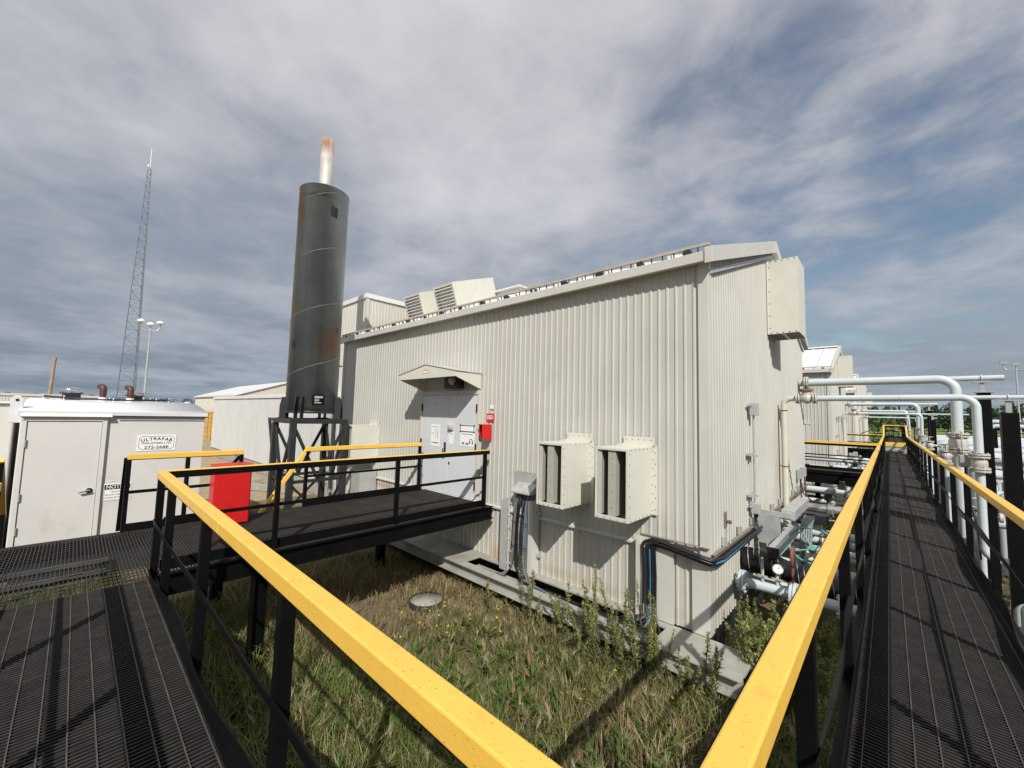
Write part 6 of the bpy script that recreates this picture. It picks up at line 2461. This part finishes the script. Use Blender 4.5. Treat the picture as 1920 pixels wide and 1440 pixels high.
def seed_heads(n, rg):
    x = rg.uniform(-4.8, -0.7, n)
    y = rg.uniform(1.2, 4.7, n)
    keep = (patch(x + 5, y + 2) > -0.05) | (rg.random(n) < 0.2)
    x, y = x[keep], y[keep]
    n = len(x)
    z = rg.uniform(0.2, 0.36, n)
    Q, T = [], []
    a0 = rg.random(n) * 6.28
    for k in range(12):
        a = a0 + rg.normal(0, 0.5, n)
        L_ = 0.04 + 0.05 * rg.random(n)
        d = np.stack([np.cos(a) * 0.8, np.sin(a) * 0.8, 0.45 + 0.5 * rg.random(n)], 1) * L_[:, None]
        off = np.stack([np.cos(a0), np.sin(a0), np.full(n, 0.3)], 1) * (0.006 * k)
        s = np.stack([-np.sin(a), np.cos(a), np.zeros(n)], 1) * 0.0012
        P = np.stack([x, y, z], 1) + off
        Q.append(np.stack([P - s, P + s, P + d + s * 0.2, P + d - s * 0.2], 1))
        T.append(np.array([0.40, 0.36, 0.22])[None] * (0.7 + 0.5 * rg.random(n))[:, None])
    s = np.stack([np.ones(n), np.zeros(n), np.zeros(n)], 1) * 0.0015
    P = np.stack([x, y, z], 1)
    B = np.stack([x - np.cos(a0) * 0.06, y - np.sin(a0) * 0.06, np.zeros(n)], 1)
    Q.append(np.stack([B - s, B + s, P + s, P - s], 1))
    T.append(np.tile(np.array([0.30, 0.27, 0.14]), (n, 1)))
    return np.concatenate(Q), np.concatenate(T)


V, T = seed_heads(900, rgn)
me = quad_mesh('grass_seed_heads', V, T, M['blade'])
o = bpy.data.objects.new('grass_seed_heads', me)
COL.objects.link(o)
tag(o, 'wispy pale seed heads standing among the yard grass', 'grass', kind='stuff')


# broad leaves and small yellow flowers
def leaflets(n, xr, yr_, zr_, L0, W0, cols, rg):
    x = rg.uniform(*xr, n)
    y = rg.uniform(*yr_, n)
    z = rg.uniform(*zr_, n)
    a = rg.random(n) * 6.28
    up = rg.uniform(0.1, 1.1, n)
    L_ = L0 * (0.5 + rg.random(n))
    W = W0 * (0.6 + 0.8 * rg.random(n))
    d = np.stack([np.cos(a) * np.cos(up), np.sin(a) * np.cos(up), np.sin(up)], 1) * L_[:, None]
    s = np.stack([-np.sin(a), np.cos(a), np.zeros(n)], 1) * W[:, None]
    P = np.stack([x, y, z], 1)
    Q = np.stack([P, P + d * 0.5 + s, P + d, P + d * 0.5 - s], 1)
    c = np.array(cols)[rg.integers(0, len(cols), n)] * (0.7 + 0.6 * rg.random(n))[:, None]
    return Q, c


Vs, Ts = [], []
for k in range(140):
    cx, cy = rgn.uniform(-4.6, -0.6), rgn.uniform(0.95, 4.5)
    q, c = leaflets(14, (cx - 0.08, cx + 0.08), (cy - 0.08, cy + 0.08), (0.03, 0.16), 0.13, 0.022, [(0.06, 0.12, 0.022), (0.09, 0.14, 0.03), (0.05, 0.10, 0.02), (0.20, 0.13, 0.06)], rgn)
    Vs.append(q)
    Ts.append(c)
me = quad_mesh('broad_leaves', np.concatenate(Vs), np.concatenate(Ts), M['blade'])
o = bpy.data.objects.new('broad_leaves', me)
COL.objects.link(o)
tag(o, 'low broad green leaves of ground weeds among the grass', 'weeds', kind='stuff')
Vs, Ts = [], []
for k in range(34):
    if k < 24:
        p = on_z(rgn.uniform(740, 960), rgn.uniform(1130, 1200), 0.25)
    else:
        p = on_z(rgn.uniform(930, 1300), rgn.uniform(1180, 1330), 0.22)
    q, c = leaflets(6, (p.x - 0.006, p.x + 0.006), (p.y - 0.006, p.y + 0.006), (p.z, p.z + 0.01), 0.018, 0.008, [(0.80, 0.62, 0.03)], rgn)
    Vs.append(q)
    Ts.append(c)
    s_ = np.array([0.0015, 0, 0])
    b0 = np.array([p.x, p.y, 0.0])
    t0 = np.array([p.x, p.y, p.z])
    Vs.append(np.array([[b0 - s_, b0 + s_, t0 + s_, t0 - s_]]))
    Ts.append(np.array([[0.1, 0.12, 0.03]]))
me = quad_mesh('yellow_flowers', np.concatenate(Vs), np.concatenate(Ts), M['blade'])
o = bpy.data.objects.new('yellow_flowers', me)
COL.objects.link(o)
tag(o, 'tiny yellow flowers sprinkled in the yard grass', 'flowers', kind='stuff')


# tall weeds (plume topped) along the skid: five forms, shared meshes
def weed_mesh(h, stems, rg, bushy=1.0):
    Q, C = [], []
    lines = []
    for s_ in range(stems):
        a = rg.random() * 6.28
        ln = 0.04 + (0.30 if stems > 6 else 0.11) * rg.random() if stems > 1 else 0.05
        hh = h * (0.72 + 0.28 * rg.random()) if s_ else h
        top = np.array([math.cos(a) * ln * 1.6 * hh, math.sin(a) * ln * 1.6 * hh, hh])
        bow = np.array([math.cos(a + 1) * 0.03, math.sin(a + 1) * 0.03, 0])
        base = np.array([math.cos(a) * 0.02, math.sin(a) * 0.02, -0.01])
        lines.append((base, base * 0.5 + top * 0.5 + bow, top))
        nl = int(95 * bushy)
        t = rg.random(nl) ** 0.8
        P = (1 - t)[:, None] ** 2 * base + 2 * (t * (1 - t))[:, None] * (base * .5 + top * .5 + bow) + (t ** 2)[:, None] * top
        az = rg.random(nl) * 6.28
        up = rg.uniform(-0.1, 0.9, nl)
        L_ = (0.10 - 0.065 * t) * (0.6 + 0.7 * rg.random(nl)) * (0.9 + 0.2 * h)
        d = np.stack([np.cos(az) * np.cos(up), np.sin(az) * np.cos(up), np.sin(up)], 1) * L_[:, None]
        sv = np.stack([-np.sin(az), np.cos(az), np.zeros(nl)], 1) * (0.0045 + 0.003 * rg.random(nl))[:, None]
        Q.append(np.stack([P, P + d * 0.45 + sv, P + d, P + d * 0.45 - sv], 1))
        C.append(np.where((rg.random(nl) < 0.25)[:, None], np.array([0.26, 0.25, 0.09]), np.array([0.15, 0.19, 0.06])) * (0.7 + 0.6 * rg.random(nl))[:, None])
        # plume: florets along many short side branches
        nb = int(16 * bushy)
        for q in range(nb):
            tb = 0.50 + 0.5 * (q + rg.random()) / nb
            pb = (1 - tb) ** 2 * base + 2 * tb * (1 - tb) * (base * .5 + top * .5 + bow) + tb ** 2 * top
            ab = rg.random() * 6.28
            lb = hh * (0.02 + 0.15 * (1.02 - tb)) * (0.6 + 0.7 * rg.random())
            db = np.array([math.cos(ab) * 0.75, math.sin(ab) * 0.75, 0.66]) * lb
            npl = 15
            u = rg.random(npl)
            P = pb + u[:, None] * db + rg.normal(0, 0.006, (npl, 3))
            P[:, 2] -= 0.02 * u ** 2
            az = rg.random(npl) * 6.28
            L_ = 0.011 + 0.014 * rg.random(npl)
            up = rg.uniform(0.0, 1.3, npl)
            d = np.stack([np.cos(az) * np.cos(up), np.sin(az) * np.cos(up), np.sin(up)], 1) * L_[:, None]
            sv = np.stack([-np.sin(az), np.cos(az), np.zeros(npl)], 1) * 0.005
            Q.append(np.stack([P - d * .5, P + sv, P + d, P - sv], 1))
            C.append(np.array([0.33, 0.35, 0.12])[None] * (0.6 + 0.7 * rg.random(npl))[:, None] * (0.85 + 0.3 * rg.random()))
    me = quad_mesh('foliage', np.concatenate(Q), np.concatenate(C), M['leaf'])
    mb = MB()
    for (b0, m0, t0) in lines:
        mb.tube([tuple(b0), tuple(m0 * 0.98 + b0 * 0.02), tuple(t0)], [0.006, 0.0045, 0.002], 5)
    so = mb.build('stem', M['bark'])
    return me, so


forms = []
for i, (h, s_, bsh) in enumerate(((0.95, 2, 1.0), (0.75, 3, 1.1), (1.1, 3, 1.0), (0.55, 2, 1.0), (0.72, 9, 1.15))):
    forms.append(weed_mesh(h, s_, np.random.default_rng(40 + i), bsh))
spots = [(1008, 1165, 2), (1022, 1170, 0), (1045, 1180, 3), (1075, 1200, 1), (1105, 1215, 3), (1125, 1220, 1), (1150, 1225, 2), (1162, 1215, 0), (1185, 1235, 1), (1196, 1240, 2), (1232, 1240, 2), (1262, 1255, 2), (1276, 1250, 2), (1290, 1262, 1), (1310, 1290, 0), (1322, 1300, 3), (1345, 1330, 1), (1090, 1190, 0), (1210, 1250, 0), (1248, 1262, 1), (960, 1130, 3), (1330, 1320, 0)]
rgw = random.Random(3)
k = 0
for (px, py, f) in spots:
    p = on_z(px, py, 0.0)
    p.y = min(p.y, 4.72 - rgw.random() * 0.18)
    me, so = forms[f]
    t = thing('tall_weed', 'tall green weed with a pale plume top growing in front of the skid beam', 'weed', (p.x, p.y, 0.0), 'tall weeds along the skid')
    sc = rgw.uniform(0.62, 1.12)
    for m_, nm in ((me, 'foliage'), (so.data, 'stem')):
        o = bpy.data.objects.new(nm, m_)
        COL.objects.link(o)
        o.parent = t
    t.rotation_euler = (rgw.uniform(-0.2, 0.2), rgw.uniform(-0.2, 0.2), rgw.uniform(0, 6.28))
    t.scale = (sc, sc, sc)
for (x, y, f, s_) in ((-1.28, 5.55, 4, 0.95), (-1.05, 5.75, 4, 1.0), (-0.85, 5.6, 1, 1.0), (-1.3, 5.95, 2, 0.85), (-0.95, 6.1, 4, 1.0), (-0.75, 5.2, 0, 0.9), (-0.6, 5.9, 4, 1.1), (-1.15, 6.3, 4, 0.9), (-0.7, 6.35, 2, 0.8), (-0.5, 4.9, 1, 0.9), (-1.2, 5.3, 4, 1.2), (-0.95, 5.4, 4, 1.25), (-0.65, 5.5, 4, 1.1), (-1.4, 5.7, 1, 1.1), (-0.8, 5.95, 4, 1.2), (-1.0, 6.35, 4, 1.05), (-0.55, 5.15, 4, 1.0)):
    me, so = forms[f]
    t = thing('tall_weed', 'bushy yellow-green weed growing below the flanged pipe at the gable corner', 'weed', (x, y, 0.0), 'bushy weeds at the gable corner')
    for m_, nm in ((me, 'foliage'), (so.data, 'stem')):
        o = bpy.data.objects.new(nm, m_)
        COL.objects.link(o)
        o.parent = t
    t.rotation_euler = (0, 0, rgw.uniform(0, 6.28))
    t.scale = (s_, s_, s_)
for i in range(12):
    me, so = forms[i % 5]
    t = thing('tall_weed', 'green weed growing under the cross bridge in front of the second building', 'weed', (-4.2 + i * 0.3, rgw.uniform(18.9, 20.2), 0.0), 'weeds below the cross bridge')
    for m_, nm in ((me, 'foliage'), (so.data, 'stem')):
        o = bpy.data.objects.new(nm, m_)
        COL.objects.link(o)
        o.parent = t
    t.rotation_euler = (0, 0, rgw.uniform(0, 6.28))
for me, so in forms:
    bpy.data.objects.remove(so)

# ------------------------------------------------------------------ tidy helper properties
for o in bpy.data.objects:
    if '_w' in o:
        del o['_w']
